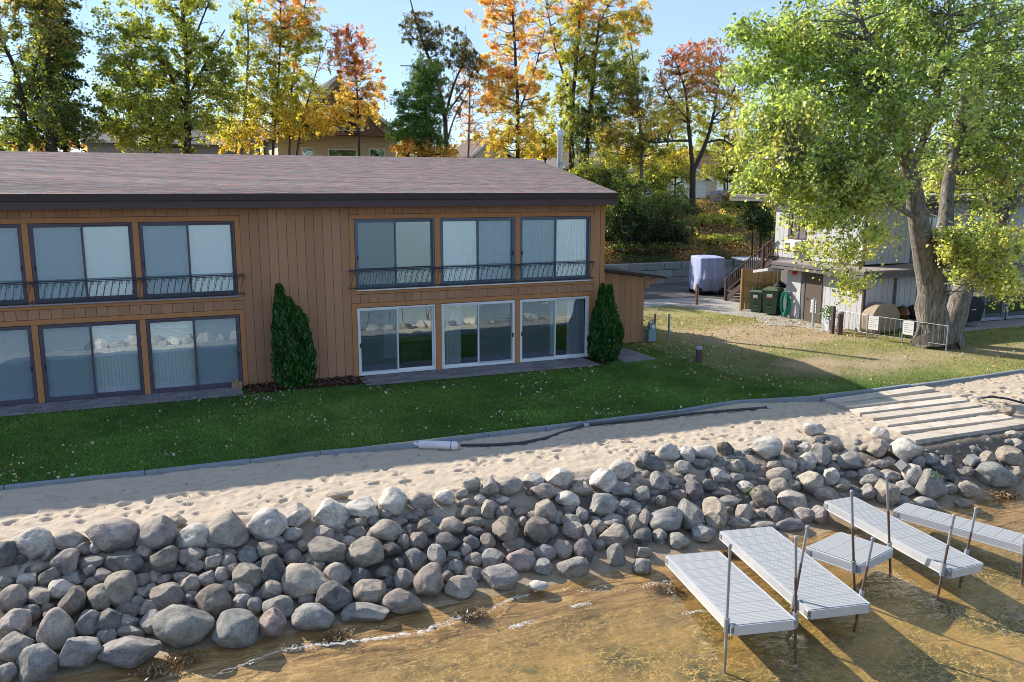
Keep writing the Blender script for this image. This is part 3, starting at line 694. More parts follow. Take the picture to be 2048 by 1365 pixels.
# lean-to at the right end
an = thing('lean_to_shed', 'small brown board-sided lean-to with a sloping roof at the building end', 'shed', (0, 0, 0))
def anz(x): return 2.93 - (x - 13.6) * 0.145
YA = 1.75
MB().add([(13.6, YA + .024, 0), (16.22, YA + .024, 0), (16.22, YA + .024, anz(16.22) - .1), (13.6, YA + .024, anz(13.6) - .1), (13.6, YA + 4.2, 0), (16.22, YA + 4.2, 0), (16.22, YA + 4.2, anz(16.22) - .1), (13.6, YA + 4.2, anz(13.6) - .1)],
         [(0, 1, 2, 3), (1, 5, 6, 2), (5, 4, 7, 6), (4, 0, 3, 7), (3, 2, 6, 7)]).build('wall', M['groove'], an)
for i in range(10):
    x = 13.6 + i * .262
    board(x, 0.03, anz(x + .26) - .12, .254, parent=an, y=YA)
for i, (x, zb) in enumerate(((16.23, 2.02), (16.46, 2.17), (16.69, 2.29))): board(x, zb, anz(x + .2) - .12, .22, parent=an, y=YA)
MB().add([(13.58, YA - .25, anz(13.58) - .10), (16.98, YA - .25, anz(16.98) - .10), (16.98, YA + 4.4, anz(16.98) - .10), (13.58, YA + 4.4, anz(13.58) - .10), (13.58, YA - .25, anz(13.58)), (16.98, YA - .25, anz(16.98)), (16.98, YA + 4.4, anz(16.98)), (13.58, YA + 4.4, anz(13.58))],
         [(0, 3, 2, 1), (4, 5, 6, 7), (0, 1, 5, 4), (1, 2, 6, 5), (2, 3, 7, 6), (3, 0, 4, 7)]).build('roof', M['fascia_dark'], an)

# paver strips in front of the doors, mulch, edging
def pavers(name, x0, x1, y0, y1, wx, wy, rotn, zt=0.03):
    s = thing(name, None, None, (x0, y0, 0)); s['kind'] = 'structure'
    MB().box(0, x1 - x0, 0, y1 - y0, -.06, .006).build('bedding', M['mulch'], s)
    me = MB().box(0.004, wx - .004, .004, wy - .004, 0, zt).mesh('paver', bevel=.006)
    nx, ny = int((x1 - x0) / wx), int((y1 - y0) / wy)
    for j in range(ny):
        for i in range(nx):
            q = rng.uniform(.75, 1.15); k = rng.uniform(-.03, .03)
            xx = i * wx + (wx / 2 if (j % 2 and i < nx - 1) else 0)
            link('paver', me, M['paver'], s, (xx, j * wy, .004 + rng.uniform(0, .006)), None, None, (q + k, q, q - k))
pavers('paver_walk', -5.9, 1.88, -1.12, -.05, .31, .213, 0); pavers('paver_walk', 5.2, 13.1, -1.30, -.05, .40, .205, 0)
pd = thing('paver_pad', None, None, (13.75, -1.15, 0)); pd['kind'] = 'structure'
for i in range(3):
    for j in range(6):
        q = rng.uniform(.85, 1.1); MB().box(i * .42 + .005, i * .42 + .413, j * .36 + .005, j * .36 + .353, -.05, .028).build('paver', M['paver'], pd, color=(q, q, q), bevel=.006, loc=(0, 0, 0))
def scatter_chips(name, x0, x1, y0, y1, n, cols, s0, s1, zf, label=None):
    P = np.stack([rng.uniform(x0, x1, n), rng.uniform(y0, y1, n)], 1); return P
mu = grid('mulch_bed', np.linspace(2.0, 5.15, 60), np.linspace(-.95, .02, 24), lambda X, Y: 0.01 + fbm(X, Y, 6, 50, 3) * .05 * sstep(-.95, -.7, Y), M['mulch']); tag(mu, kind='stuff')
ed = thing('lawn_edging', 'grey concrete edging strip between the lawn and the sand', 'edging', (0, 0, 0))
ept = [at(*q, -.07)[:2] for q in ((-160, 990), (8, 974), (290, 944), (500, 921), (640, 905), (830, 889), (975, 868), (1090, 856), (1165, 845), (1350, 823), (1415, 812), (1482, 802), (1640, 794), (1820, 770), (2048, 738), (2250, 712))]
for a, b in zip(ept[:-1], ept[1:]):
    d_ = np.array(b) - np.array(a); n = max(1, round(np.linalg.norm(d_) / 2.4))
    for i in range(n):
        p, q = np.array(a) + d_ * (i / n + .004), np.array(a) + d_ * ((i + 1) / n - .004)
        bump_ = rng.uniform(-.012, .012)
        lo = 0 if a[0] < 17 else -.035
        MB().bar((*p, -.13 + lo + bump_), (*q, -.13 + lo - bump_ * .5), .13, .17).build('edging_section', M['edging'], ed, bevel=.02)

# ------------------------------------------------------------------ the grey building on the right
gb = thing('grey_building', 'pale grey board-sided building with flat roofs behind the large tree', 'building', (0, 0, 0))
GX = 25.35
gw = MB()
gw.box(GX + .024, 28.15, .424, .55, 0, 2.2); gw.box(GX + .024, GX + .14, .55, 4.85, 0, 2.2); gw.box(GX + .14, 28.15, 4.73, 4.85, 0, 2.2)       # low volume
gw.box(26.35 + .024, 26.5, 1.63, 7.0, 0, 4.98); gw.box(26.5, 46, 6.9, 7.0, 0, 4.98)                                        # upper storey
for a, b in ((26.5, 29.0), (31.2, 32.2), (34.6, 46)): gw.box(a, b, 1.63, 1.75, 2.52, 4.98)
gw.box(29.0, 31.2, 1.63, 1.75, 4.5, 4.98); gw.box(32.2, 34.6, 1.63, 1.75, 4.5, 4.98)
gw.box(28.15, 29.2, .424, .55, 0, 2.5); gw.box(29.2, 46, .424, .55, 1.9, 2.32); gw.box(36.5, 46, .424, .55, 0, 1.9)
gw.box(28.4, 46, 5.5, 5.6, 0, 4.9)
gw.build('wall', M['grey_groove'], gb)
def gboard(x, y, z0, z1, axis, wd=.3): return board(x, z0, z1, wd - .014, parent=gb, m='grey_siding', y=y, axis=axis, tint=.05)
for i in range(15):
    y = .42 + i * .295
    if 2.62 < y < 3.70: continue
    gboard(GX, y, 0.03, 2.13, 'y', .295)
for i in range(9): gboard(GX + .03 + i * .305, .40, 0.03, 2.13, 'x', .305)
for i in range(18):
    y = 1.64 + i * .298
    if 4.85 < y + .15 < 5.98:
        gboard(26.35, y, 2.5, 3.30, 'y', .298); gboard(26.35, y, 4.73, 4.97, 'y', .298)
    else: gboard(26.35, y, 2.5, 4.97, 'y', .298)
for i in range(8): gboard(26.55 + i * .3, 1.606, 2.53, 4.97, 'x')
for i in range(22): gboard(29.2 + i * .3, .40, 1.92, 2.31, 'x')
for a, n in ((31.22, 3), (34.62, 8)):
    for i in range(n): gboard(a + i * .3, 1.606, 2.53, 4.97, 'x')
MB().box(GX - .02, GX + .1, .375, .46, 0.0, 2.15).build('corner_board', M['post_brown'], gb, bevel=.005)
# roofs
MB().box(24.88, 28.3, -.02, 5.35, 2.15, 2.43).build('low_fascia', M['grey_fascia'], gb, bevel=.008)
MB().box(24.93, 28.25, .03, 5.3, 2.43, 2.455).build('low_roof', M['roof_flat'], gb)
MB().box(24.85, 28.32, -.05, 5.38, 2.30, 2.325).build('drip_edge', M['grey_fascia'], gb)
MB().bar((25.1, 5.3, 2.08), (25.1, 6.3, 1.90), .9, .12).build('canopy', M['grey_siding'], gb, bevel=.01)
MB().box(25.95, 46, .9, 10.0, 5.0, 5.30).build('fascia', M['grey_fascia'], gb, bevel=.01)
MB().box(26.0, 46, .95, 9.95, 5.301, 5.33).build('roof', M['roof_flat'], gb)
MB().box(25.92, 46, .87, 10.03, 5.16, 5.185).build('drip_edge', M['grey_fascia'], gb)
# door, window, air conditioner, downpipe, alarm
d_ = thing('door', None, None, (GX - .01, 2.72, 0)); d_.parent = gb
MB().box(-.01, .12, 0, .93, .04, 2.02).build('leaf', M['door_taupe'], d_); fr = MB()
fr.box(-.03, .02, -.07, 0, 0, 2.1).box(-.03, .02, .93, 1.0, 0, 2.1).box(-.03, .02, 0.0, .93, 2.022, 2.1).build('frame', M['door_taupe'], d_)
MB().box(-.06, -.01, .80, .84, .98, 1.02).tube([(-.06, .82, 1.0), (-.07, .72, 1.0)], .014, 6).build('handle', M['black'], d_)
vn = MB()
for k in range(9): vn.box(-.025, -.012, .20, .52, .42 + k * .062, .42 + k * .062 + .042)
vn.build('vent_grille', M['white_paint'], d_)
wi = thing('window', None, None, (26.33, 4.93, 3.33)); wi.parent = gb
b = MB(); b.box(0, .12, 0, .06, 0, 1.38).box(0, .12, .99, 1.05, 0, 1.38).box(0, .12, .06, .99, 0, .06).box(0, .12, .06, .99, 1.32, 1.38).box(.02, .1, .50, .55, .06, 1.32); b.build('frame', M['post_brown'], wi)
MB().add([(.06, .06, .06), (.06, .06, 1.32), (.06, .99, 1.32), (.06, .99, .06)], [(0, 1, 2, 3)]).build('pane', M['glass_far'], wi)
MB().box(-.08, .05, -.04, 1.09, -.05, 0).build('sill', M['white_paint'], wi)
ac = thing('air_conditioner', 'white window air conditioner on the grey upper wall below the dark window', 'air conditioner', (26.33, 5.48, 2.86))
MB().box(-.42, .02, -.36, .36, 0, .40).build('case', M['white_paint'], ac, bevel=.02); vn = MB()
for k in range(8): vn.box(-.43, -.418, -.05 + k * .045, -.02 + k * .045, .06, .34)
vn.build('grille', M['grey_fascia'], ac); MB().box(-.40, .02, .362, .37, .06, .34).build('side_grille', M['grey_fascia'], ac)
MB().box(26.9, 26.98, .31, .392, .05, 2.15).build('downpipe', M['grey_fascia'], gb, bevel=.012)
MB().tube([(26.33, 7.02, 2.85), (26.30, 4.9, 2.83), (26.30, 1.7, 2.80)], .012, 6).build('cable', M['grey_fascia'], gb)
al = thing('alarm_bell', 'small red alarm bell under the grey eave beside the taupe door', 'bell', (GX - .02, 4.25, 2.02)); MB().tube([(0, 0, 0), (-.06, 0, 0)], .04, 12).build('mount', M['red_paint'], al); MB().lathe([(.02, 0), (.11, .02), (.12, .06), (.02, .09)], 16).build('gong', M['red_paint'], al, smooth=True, loc=(-.06, 0, 0), rot=(0, R(-90), 0))
# roof vents
for i, (px, py, z) in enumerate(((1583, 377, 5.33), (1668, 368, 5.33))):
    p = aty(px, py, 6.4 - i * 2.6); v = thing('roof_vent', ('slim white pipe vent', 'wide white capped vent')[i] + ' on the flat grey roof behind the leaves', 'vent', (p[0], p[1], 5.33))
    MB().tube([(0, 0, 0), (0, 0, .3)], .06 + .04 * i, 12).build('stack', M['white_paint'], v); MB().lathe([(.16 + .1 * i, .3), (.2 + .12 * i, .34), (.12, .45), (.0, .47)], 16).build('cap', M['white_paint'], v, smooth=True)
# lower glass doors and upper windows with balcony
for i, (a, b_) in enumerate(((29.25, 30.85), (31.0, 33.4), (33.55, 36.4))): patio_door(a, b_, .04, 1.88, 'lamp_grey', -1, (0, 0), parent=gb, glass='glass', y=.44)
for i, (a, b_) in enumerate(((29.05, 31.15), (32.25, 34.55))): patio_door(a, b_, 2.54, 4.48, 'lamp_grey', -1, (1, 1), parent=gb, glass='glass_far', y=1.64)
MB().box(28.35, 46, .56, 5.49, -.1, .03).build('floor', M['carpet'], gb); MB().box(28.35, 46, .57, 5.49, 2.33, 2.50).build('upper_floor', M['room_wall'], gb)
MB().box(28.9, 46, -.35, 1.62, 2.325, 2.49).build('balcony_floor', M['grey_fascia'], gb, bevel=.01)
br = thing('balcony_rail', None, None, (28.95, -.30, 2.5)); br.parent = gb
MB().bar((0, 0, 1.0), (12, 0, 1.0), .06, .05).bar((0, 0, .08), (12, 0, .08), .05, .04).build('rail', M['post_grey'], br)
me = MB().box(-.012, .012, -.012, .012, .1, .98).mesh('baluster')
for i in range(66): link('baluster', me, M['post_grey'], br, (.09 + i * .13, 0, 0))

# bins
def bin_(x, y, rz, label, sc_=1.0):
    t = thing('wheelie_bin', label, 'bin', (x, y, .012), rz, 'green wheeled bins by the wooden fence'); t.scale = (sc_,) * 3
    b = MB(); b.add([(-.24, -.26, .05), (.24, -.26, .05), (.24, .26, .05), (-.24, .26, .05), (-.31, -.32, .98), (.31, -.32, .98), (.31, .36, .98), (-.31, .36, .98)], [(0, 3, 2, 1), (0, 1, 5, 4), (1, 2, 6, 5), (2, 3, 7, 6), (3, 0, 4, 7), (4, 5, 6, 7)])
    b.build('body', M['bin_green'], t, bevel=.02)
    MB().box(-.335, .335, -.345, .385, .93, .985).build('rim', M['bin_green'], t, bevel=.012)
    b = MB(); b.add([(-.34, -.36, .99), (.34, -.36, .99), (.34, .36, .99), (-.34, .36, .99), (-.27, -.28, 1.06), (.27, -.28, 1.06), (.29, .34, 1.10), (-.29, .34, 1.10)], [(0, 3, 2, 1), (0, 1, 5, 4), (1, 2, 6, 5), (2, 3, 7, 6), (3, 0, 4, 7), (4, 5, 6, 7)]); b.build('lid', M['bin_lid'], t, bevel=.02)
    MB().box(-.11, .11, -.325, -.302, .70, .88).build('sticker', M['white_paint'], t, rot=(R(3.5), 0, 0)); MB().box(-.10, .10, -.332, -.326, .70, .75).build('sticker_band', M['red_paint'], t, rot=(R(3.5), 0, 0))
    MB().box(-.12, .12, -.31, -.22, .30, .36).build('grab_bar', M['bin_lid'], t, bevel=.008); MB().box(-.10, .10, -.285, -.265, .38, .58).build('recess', M['black'], t)
    for s in (-1, 1): MB().tube([(s * .20, .28, .12), (s * .28, .28, .12)], .12, 16).build('wheel', M['tyre'], t)
    MB().tube([(-.24, .42, .94), (.24, .42, .94)], .018, 8).build('handle', M['bin_green'], t)
    return t
bin_(25.15, 6.45, R(-62), 'smaller green wheeled bin standing against the tan wooden fence', .95); bin_(25.2, 5.55, R(-58), 'larger green wheeled bin between the smaller bin and the teal hose', 1.12)
bg_ = thing('rubbish_bag', 'dark bag heaped behind the larger green bin', 'bag', (25.75, 5.75, 1.15)); MB().lathe([(.0, 0), (.25, .02), (.3, .12), (.18, .25), (.05, .3)], 12).build('sack', M['black_fabric'], bg_, smooth=True); MB().tube([(0, 0, .28), (.02, 0, .36)], .03, 6).build('knot', M['black_fabric'], bg_)
# hose on reel
hr = thing('hose_reel', 'bundle of teal garden hose hanging on the grey wall by the bins', 'hose', (GX - .12, 4.62, 0))
b = MB()
for k in range(14):
    a0 = rng.uniform(0, 6); rr, hh = rng.uniform(.14, .27), rng.uniform(.34, .56); cz = .62 + rng.uniform(-.06, .06)
    b.tube([(-.03 - k * .012 + rng.uniform(-.02, .02), rr * math.cos(a0 + j * .42), cz + hh * math.sin(a0 + j * .42)) for j in range(16)], .018, 6)
b.build('coil', M['teal_hose'], hr, smooth=True); MB().box(-.05, .1, -.12, .12, 1.05, 1.15).build('hanger', M['post_grey'], hr)
# board fence
fe = thing('board_fence', 'short tan wooden board fence behind the green bins', 'fence', (0, 0, 0))
fa, fb = np.array([24.75, 7.15]), np.array([26.2, 6.25])
for i in range(11):
    p = fa + (fb - fa) * i / 11; q = fa + (fb - fa) * (i + .92) / 11; h = 1.92 + rng.uniform(-.03, .03); c = rng.uniform(.8, 1.15)
    MB().bar((*((p + q) / 2), .06), (*((p + q) / 2), h), np.linalg.norm(q - p), .022, upv=(.53, .85, 0)).build('picket', M['fence_wood'], fe, color=(c, c * .97, c * .93))
for z in (.5, 1.25): MB().bar((*(fa + (-.03, -.04)), z), (*(fb + (-.03, -.04)), z), .04, .09).build('rail', M['fence_wood'], fe, color=(.8, .75, .7))
for q in (fa, ): MB().box(q[0] - .1, q[0], q[1] - .1, q[1], 0, 1.95).build('post', M['fence_wood'], fe, color=(.75, .7, .65))
# outside stairs
stt = thing('stairs', 'dark weathered wooden outdoor stairs climbing to the grey building', 'stairs', (0, 0, 0))
sx0, sx1, sy0, sy1, nst = 26.25, 27.35, 10.3, 6.9, 13
for i in range(nst):
    f = (i + .5) / nst; y = sy0 + (sy1 - sy0) * f; z = .2 + (2.45 - .2) * i / (nst - 1)
    MB().box(sx0 + .04, sx1 - .04, y - .14, y + .14, z - .04, z).build('tread', M['tread_grey'], stt, bevel=.006)
for x in (sx0, sx1): MB().bar((x, sy0 + .1, .05), (x, sy1, 2.35), .05, .26).build('stringer', M['stair_wood'], stt)
MB().box(26.0, 27.6, 7.02, 8.3 - 1.3, 2.4, 2.5).build('landing', M['stair_wood'], stt)
for x in (sx0 - .03, sx1 + .03):
    MB().box(x - .055, x + .055, sy0 - .02, sy0 + .09, 0, 1.12).build('newel_post', M['stair_wood'], stt); MB().box(x - .055, x + .055, 7.55, 7.66, 0, 3.0).build('newel_post', M['stair_wood'], stt)
    MB().bar((x, sy0 + .25, 1.0), (x, sy1, 3.32), .09, .05).build('handrail', M['stair_wood'], stt); MB().bar((x, sy0 + .1, .42), (x, sy1, 2.72), .06, .05).build('lower_rail', M['stair_wood'], stt)
    for i in range(22):
        f = (i + .5) / 22; y = sy0 + (sy1 - sy0) * f; z = .42 + 2.3 * f
        MB().box(x - .018, x + .018, y - .018, y + .018, z, z + .62).build('baluster', M['stair_wood'], stt)
# covered vehicle and its neighbour
def cart(label, x, y, rz, L_, W_, Hh, cov, name='covered_cart'):
    t = thing(name, label, 'golf cart', (x, y, .004), rz)
    if cov:
        bm = bmesh.new(); bmesh.ops.create_cube(bm, size=1); bmesh.ops.subdivide_edges(bm, edges=bm.edges[:], cuts=19, use_grid_fill=True)
        for v in bm.verts:
            X, Y, Z = v.co; zz = Z + .5
            rx = (1 - .10 * abs(2 * Y) ** 4) * (1 - .07 * zz); ry = (1 - .10 * abs(2 * X) ** 4) * (1 - .16 * zz ** 2) * (1.0 - .30 * max(0, .4 - zz) / .4)
            z = .20 + zz * (Hh - .20)
            if zz > .98: z += .05 * (1 - (2 * X) ** 4) * (1 - (2 * Y) ** 4)
            an = math.atan2(Y, X); rip = (.05 * math.sin(an * 9 + Z * 1.5 + 1) + .03 * math.sin(an * 17 - Z * 3)) * (1 - zz * .75)
            v.co = (X * W_ * rx * (1 + rip), Y * L_ * ry * (1 + rip), z)
        me = bpy.data.meshes.new('cover'); bm.to_mesh(me); bm.free(); me.polygons.foreach_set('use_smooth', [True] * len(me.polygons)); me.update()
        o = link('cover', me, M['tarp'], t); md = o.modifiers.new('s', 'SUBSURF'); md.levels = 1; md.render_levels = 2
    else:
        b = MB(); b.box(-W_ / 2, W_ / 2, -L_ / 2, L_ / 2, .3, .75).box(-W_ / 2 + .05, W_ / 2 - .05, .1, .5, .75, 1.2); b.build('body', M['black'], t, bevel=.05)
        MB().box(-W_ / 2 - .02, W_ / 2 + .02, -L_ / 2 + .15, L_ / 2 - .1, Hh - .08, Hh).build('canopy', M['white_paint'], t, bevel=.03)
        for sx in (-1, 1):
            for sy in (-.4, .4): MB().tube([(sx * W_ * .46, sy * L_, .7), (sx * W_ * .46, sy * L_ * .9, Hh - .06)], .025, 6).build('strut', M['black'], t)
        MB().add([(-W_ * .45, -L_ * .38, .8), (W_ * .45, -L_ * .38, .8), (W_ * .45, -L_ * .34, Hh - .1), (-W_ * .45, -L_ * .34, Hh - .1)], [(0, 1, 2, 3)]).build('windscreen', M['glass_far'], t)
    for sx in (-1, 1):
        for sy in (-1, 1): MB().tube([(sx * W_ * .34, sy * L_ * .3, .22), (sx * W_ * .44, sy * L_ * .3, .22)], .22, 18).build('wheel', M['tyre'], t)
cart('golf cart shrouded in a pale blue-white tarpaulin beside the stairs', 27.15, 13.3, R(-18), 2.5, 1.55, 1.98, True)
cart('open golf cart with a white roof parked behind the wooden stairs', 29.6, 12.9, R(-18), 2.2, 1.3, 1.85, False, 'golf_cart')
# retaining wall of big blocks
rw = thing('retaining_wall', 'low retaining wall of big grey blocks at the foot of the wooded bank', 'retaining wall', (0, 0, 0))
bm_me = MB().box(0.012, 1.19, 0, .5, .012, .425).mesh('block', bevel=.025)
for c in range(3):
    for i in range(18):
        q = rng.uniform(.8, 1.15); link('block', bm_me, M['block_wall'], rw, (12.0 + i * 1.21 + (c % 2) * .6, 18.28 + c * .05 + rng.uniform(-.015, .015), c * .44 - .08), None, None, (q, q, q))
# posts, bollards, meter
def post(name, label, cat, p, h, w, m, cap=None, group=None, round_=False):
    t = thing(name, label, cat, (p[0], p[1], 0), 0, group)
    if round_: MB().lathe([(w, 0), (w, h)], 16).build('shaft', M[m], t, smooth=True)
    else: MB().box(-w, w, -w, w, 0, h).build('shaft', M[m], t, bevel=.008)
    if cap: MB().lathe([(w * 1.15, h + .002), (w * 1.15, h + .07), (w * .9, h + .1), (0, h + .105)], 16).build('cap', M[cap], t, smooth=True)
    else: MB().box(-w * 1.08, w * 1.08, -w * 1.08, w * 1.08, h + .001, h + .02).build('cap', M[m], t, bevel=.004)
    return t
post('bollard_light', 'short brown bollard light with a pale cap standing alone on the lawn', 'bollard light', at(1397, 724), .42, .10, 'post_brown', 'lamp_grey', round_=True)
post('bollard_light', 'brown bollard light at the left end of the metal fence', 'bollard light', at(1679, 669), .80, .11, 'post_brown', 'lamp_grey', round_=True)
post('marker_post', 'thin blue-white marker post on the grass beside the lean-to', 'post', at(1337, 684), 1.02, .03, 'meter_blue')
post('marker_post', 'short thin dark post just behind the gas meter', 'post', at(1309, 676), .9, .025, 'post_wood')
post('wooden_post', 'single brown wooden post at the near edge of the driveway', 'post', at(1393, 610), .98, .055, 'post_wood')
post('grey_post', 'slim grey post in front of the taupe door', 'post', at(1625, 655), 1.16, .04, 'post_grey')
post('plum_post', 'tall square plum-brown post beside the planter', 'post', at(1664, 667), 1.05, .055, 'post_brown')
gm = thing('gas_meter', 'blue-grey gas meter at the corner of the lean-to', 'gas meter', (*at(1301, 686)[:2], 0))
MB().box(-.17, .17, -.13, .13, .05, .52).build('case', M['meter_blue'], gm, bevel=.05); MB().tube([(-.1, 0, .5), (-.1, 0, .78), (.08, 0, .86), (.1, 0, .5)], .03, 8).build('pipe', M['meter_blue'], gm, smooth=True)
MB().tube([(0, -.13, .62), (0, .05, .62)], .13, 18).build('regulator', M['meter_blue'], gm, smooth=True); MB().tube([(0, -.02, .62), (0, -.16, .62)], .07, 16).build('dial', M['white_paint'], gm)
# metal fence in front of the tree
mf = thing('metal_fence', 'low grey metal picket fence hung with two white signs in front of the tree', 'fence', (0, 0, 0))
F0, F1, F2 = at(1668, 664)[:2], at(1733, 677)[:2], at(1892, 702)[:2]
F12 = F1 + (F2 - F1) * .46
for a, b in ((F0, F1), (F1, F12), (F12, F2)):
    a3, b3 = np.array([*a, 0]), np.array([*b, 0]); L_ = np.linalg.norm(b3 - a3); n = max(4, int(L_ / .20))
    MB().tube([a3 + (0, 0, .88), b3 + (0, 0, .88)], .014, 8).build('top_rail', M['galv'], mf); MB().tube([a3 + (0, 0, .2), b3 + (0, 0, .2)], .011, 8).build('bottom_rail', M['galv'], mf)
    for k in range(n):
        p = a3 + (b3 - a3) * (k + .5) / n; MB().tube([p + (0, 0, .2), p + (0, 0, .88)], .0065, 6).build('picket', M['galv'], mf)
for q in (F0, F1, F12, F2): MB().tube([(*q, 0), (*q, .9)], .022, 8).build('post', M['galv'], mf)
nrm = np.array([-(F2 - F1)[1], (F2 - F1)[0]]); nrm = nrm / np.linalg.norm(nrm); nrm = nrm if np.dot(nrm, CAM[:2] - F1) > 0 else -nrm
du = (F2 - F1) / np.linalg.norm(F2 - F1)
for k, (f, nm_) in enumerate(((.02, 'left'), (.47, 'right'))):
    c = F1 + (F2 - F1) * f + nrm * .035 + du * .2
    sg = thing('sign', ('white notice sign at the left panel joint of the metal fence', 'white notice sign on the metal fence nearest the tree trunk')[k], 'sign', (*c, .62), math.atan2(du[1], du[0]), 'white signs on the metal fence')
    MB().box(-.2, .2, -.008, .008, -.25, .25).build('board', M['white_paint'], sg); ln = MB()
    for r_ in range(5): ln.box(-.15, .15 - (r_ % 3) * .05, -.0125, -.0085, .15 - r_ * .075, .165 - r_ * .075)
    ln.build('print', M['lamp_grey'], sg)
    MB().box(-.2, .2, .0085, .012, -.25, .25).build('back', M['lamp_grey'], sg)
# barbecues
tg = thing('covered_barbecue', 'barbecue under a tan fabric cover against the grey wall', 'barbecue', (25.95, .02, 0))
bm = bmesh.new(); bmesh.ops.create_cube(bm, size=1); bmesh.ops.subdivide_edges(bm, edges=bm.edges[:], cuts=7, use_grid_fill=True)
for v in bm.verts:
    X, Y, Z = v.co; zz = Z + .5; wx = 1.42 if zz < .62 else 1.42 - (zz - .62) * 1.75
    rip = 1 + .035 * math.sin(X * 22 + Y * 14) * (1 - zz)
    v.co = (X * wx * rip * (.88 + .12 * min(1, zz * 1.5)), Y * .58 * rip * (1 - .3 * max(0, zz - .6)), .05 + zz * 1.12 + (.03 * math.cos(X * 6) if zz > .95 else 0))
me = bpy.data.meshes.new('cover'); bm.to_mesh(me); bm.free(); me.polygons.foreach_set('use_smooth', [True] * len(me.polygons))
o = link('cover', me, M['tan_cover'], tg)
for sx in (-.5, .5): MB().tube([(sx - .02, 0, .06), (sx + .02, 0, .06)], .06, 12).build('caster', M['tyre'], tg)
def kettle(x, y, label, m, r=.31):
    t = thing('kettle_barbecue', label, 'barbecue', (x, y, 0), 0, 'kettle barbecues by the grey wall')
    MB().lathe([(.05, .42), (r * .7, .48), (r * .96, .60), (r, .70)], 24).build('bowl', M[m], t, smooth=True); MB().lathe([(r * 1.02, .705), (r * .98, .78), (r * .75, .92), (r * .3, 1.0), (0, 1.01)], 24).build('lid', M[m], t, smooth=True)
    for k in range(3):
        an_ = k * 2.1 + .4; MB().tube([(.12 * math.cos(an_), .12 * math.sin(an_), .5), (.3 * math.cos(an_), .3 * math.sin(an_), 0)], .014, 6).build('leg', M['galv'], t)
    MB().tube([(-.06, 0, 1.0), (-.06, 0, 1.05), (.06, 0, 1.05), (.06, 0, 1.0)], .012, 6).build('handle', M['black'], t)
kettle(27.0, .0, 'bronze-domed kettle barbecue just right of the tan cover', 'copper_dome'); kettle(27.65, .02, 'black kettle barbecue half hidden by the tree trunk', 'black')
bk_ = thing('covered_barbecue', 'long barbecue under a black cover right of the tree trunk', 'barbecue', (30.25, -.25, .02))
bm = bmesh.new(); bmesh.ops.create_cube(bm, size=1); bmesh.ops.subdivide_edges(bm, edges=bm.edges[:], cuts=7, use_grid_fill=True)
for v in bm.verts:
    X, Y, Z = v.co; zz = Z + .5; rip = 1 + .03 * math.sin(X * 19 + Y * 11)
    v.co = (X * (1.15 + .45 * math.exp(-((zz - .62) / .16) ** 2)) * rip * (1 - .25 * max(0, zz - .7)), Y * .62 * rip * (1 - .4 * max(0, zz - .6)), .24 + zz * .95)
me = bpy.data.meshes.new('cover'); bm.to_mesh(me); bm.free(); me.polygons.foreach_set('use_smooth', [True] * len(me.polygons))
o = link('cover', me, M['black_fabric'], bk_); md = o.modifiers.new('s', 'SUBSURF'); md.levels = 1; md.render_levels = 1
for sx in (-.5, .5):
    for sy in (-.2, .2): MB().tube([(sx, sy, .26), (sx, sy, .0)], .025, 6).build('leg', M['galv'], bk_)
MB().box(-.06, .16, -.325, -.315, .72, .75).build('emblem', M['white_paint'], bk_)
gt = thing('gas_cylinder', 'white gas cylinder beside the tree trunk under the black barbecue', 'gas cylinder', (28.75, -.3, .02)); MB().lathe([(.12, 0), (.15, .04), (.15, .32), (.11, .40), (.03, .42)], 18).build('tank', M['white_paint'], gt, smooth=True); MB().lathe([(.08, .41), (.08, .48)], 14).build('collar', M['white_paint'], gt)
# planter
pl = thing('planter', 'pale blue planter with a small leafy plant by the plum post', 'planter', (*at(1657, 662)[:2], 0)); MB().lathe([(.14, 0), (.2, .45), (.21, .47), (.17, .46), (.16, .42), (0, .42)], 4).build('pot', M['room_blue'], pl, rot=(0, 0, R(45)))

# ------------------------------------------------------------------ boulders of the bank
def rock_mesh(seed, sub=3):
    r_ = random.Random(seed); bm = bmesh.new(); bmesh.ops.create_icosphere(bm, subdivisions=sub, radius=1)
    off = Vector((r_.uniform(-50, 50), r_.uniform(-50, 50), r_.uniform(-50, 50)))
    planes = []
    for k in range(r_.randint(7, 13)):
        n = Vector((r_.gauss(0, 1), r_.gauss(0, 1), r_.gauss(0, 1))).normalized(); planes.append((n, r_.uniform(.64 if seed % 3 else .75, .93)))
    for v in bm.verts:
        d = v.co.normalized(); p = d * (1 + .22 * mnoise.noise(d * 1.1 + off))
        for n, c in planes:
            e = p.dot(n) - c
            if e > 0: p -= n * e * .97
        p += d * (.045 * mnoise.noise(d * 3.1 + off) + .022 * mnoise.noise(d * 7 + off))
        v.co = p
    xs = [v.co for v in bm.verts]
    for ax in range(3):
        lo = min(q[ax] for q in xs); hi = max(q[ax] for q in xs)
        for q in xs: q[ax] = (q[ax] - (lo + hi) / 2) / ((hi - lo) / 2)
    me = bpy.data.meshes.new('boulder'); bm.to_mesh(me); bm.free(); me.polygons.foreach_set('use_smooth', [True] * len(me.polygons)); me.set_sharp_from_angle(angle=R(34)); me.update(); return me
RM = [rock_mesh(i, 4) for i in range(34)]
CG = {}
for _k, _v in {'g': (.235, .235, .24), 'd': (.13, .13, .145), 't': (.30, .255, .21), 'p': (.30, .265, .25), 'w': (.42, .40, .375), 'r': (.26, .195, .18), 'b': (.22, .24, .255), 'n': (.22, .19, .165), 'k': (.085, .085, .095)}.items(): CG[_k] = tuple((q * .5 + sum(_v) / 3 * .5) * 1.2 * w_ for q, w_ in zip(_v, (1.05, 1.0, .93)))
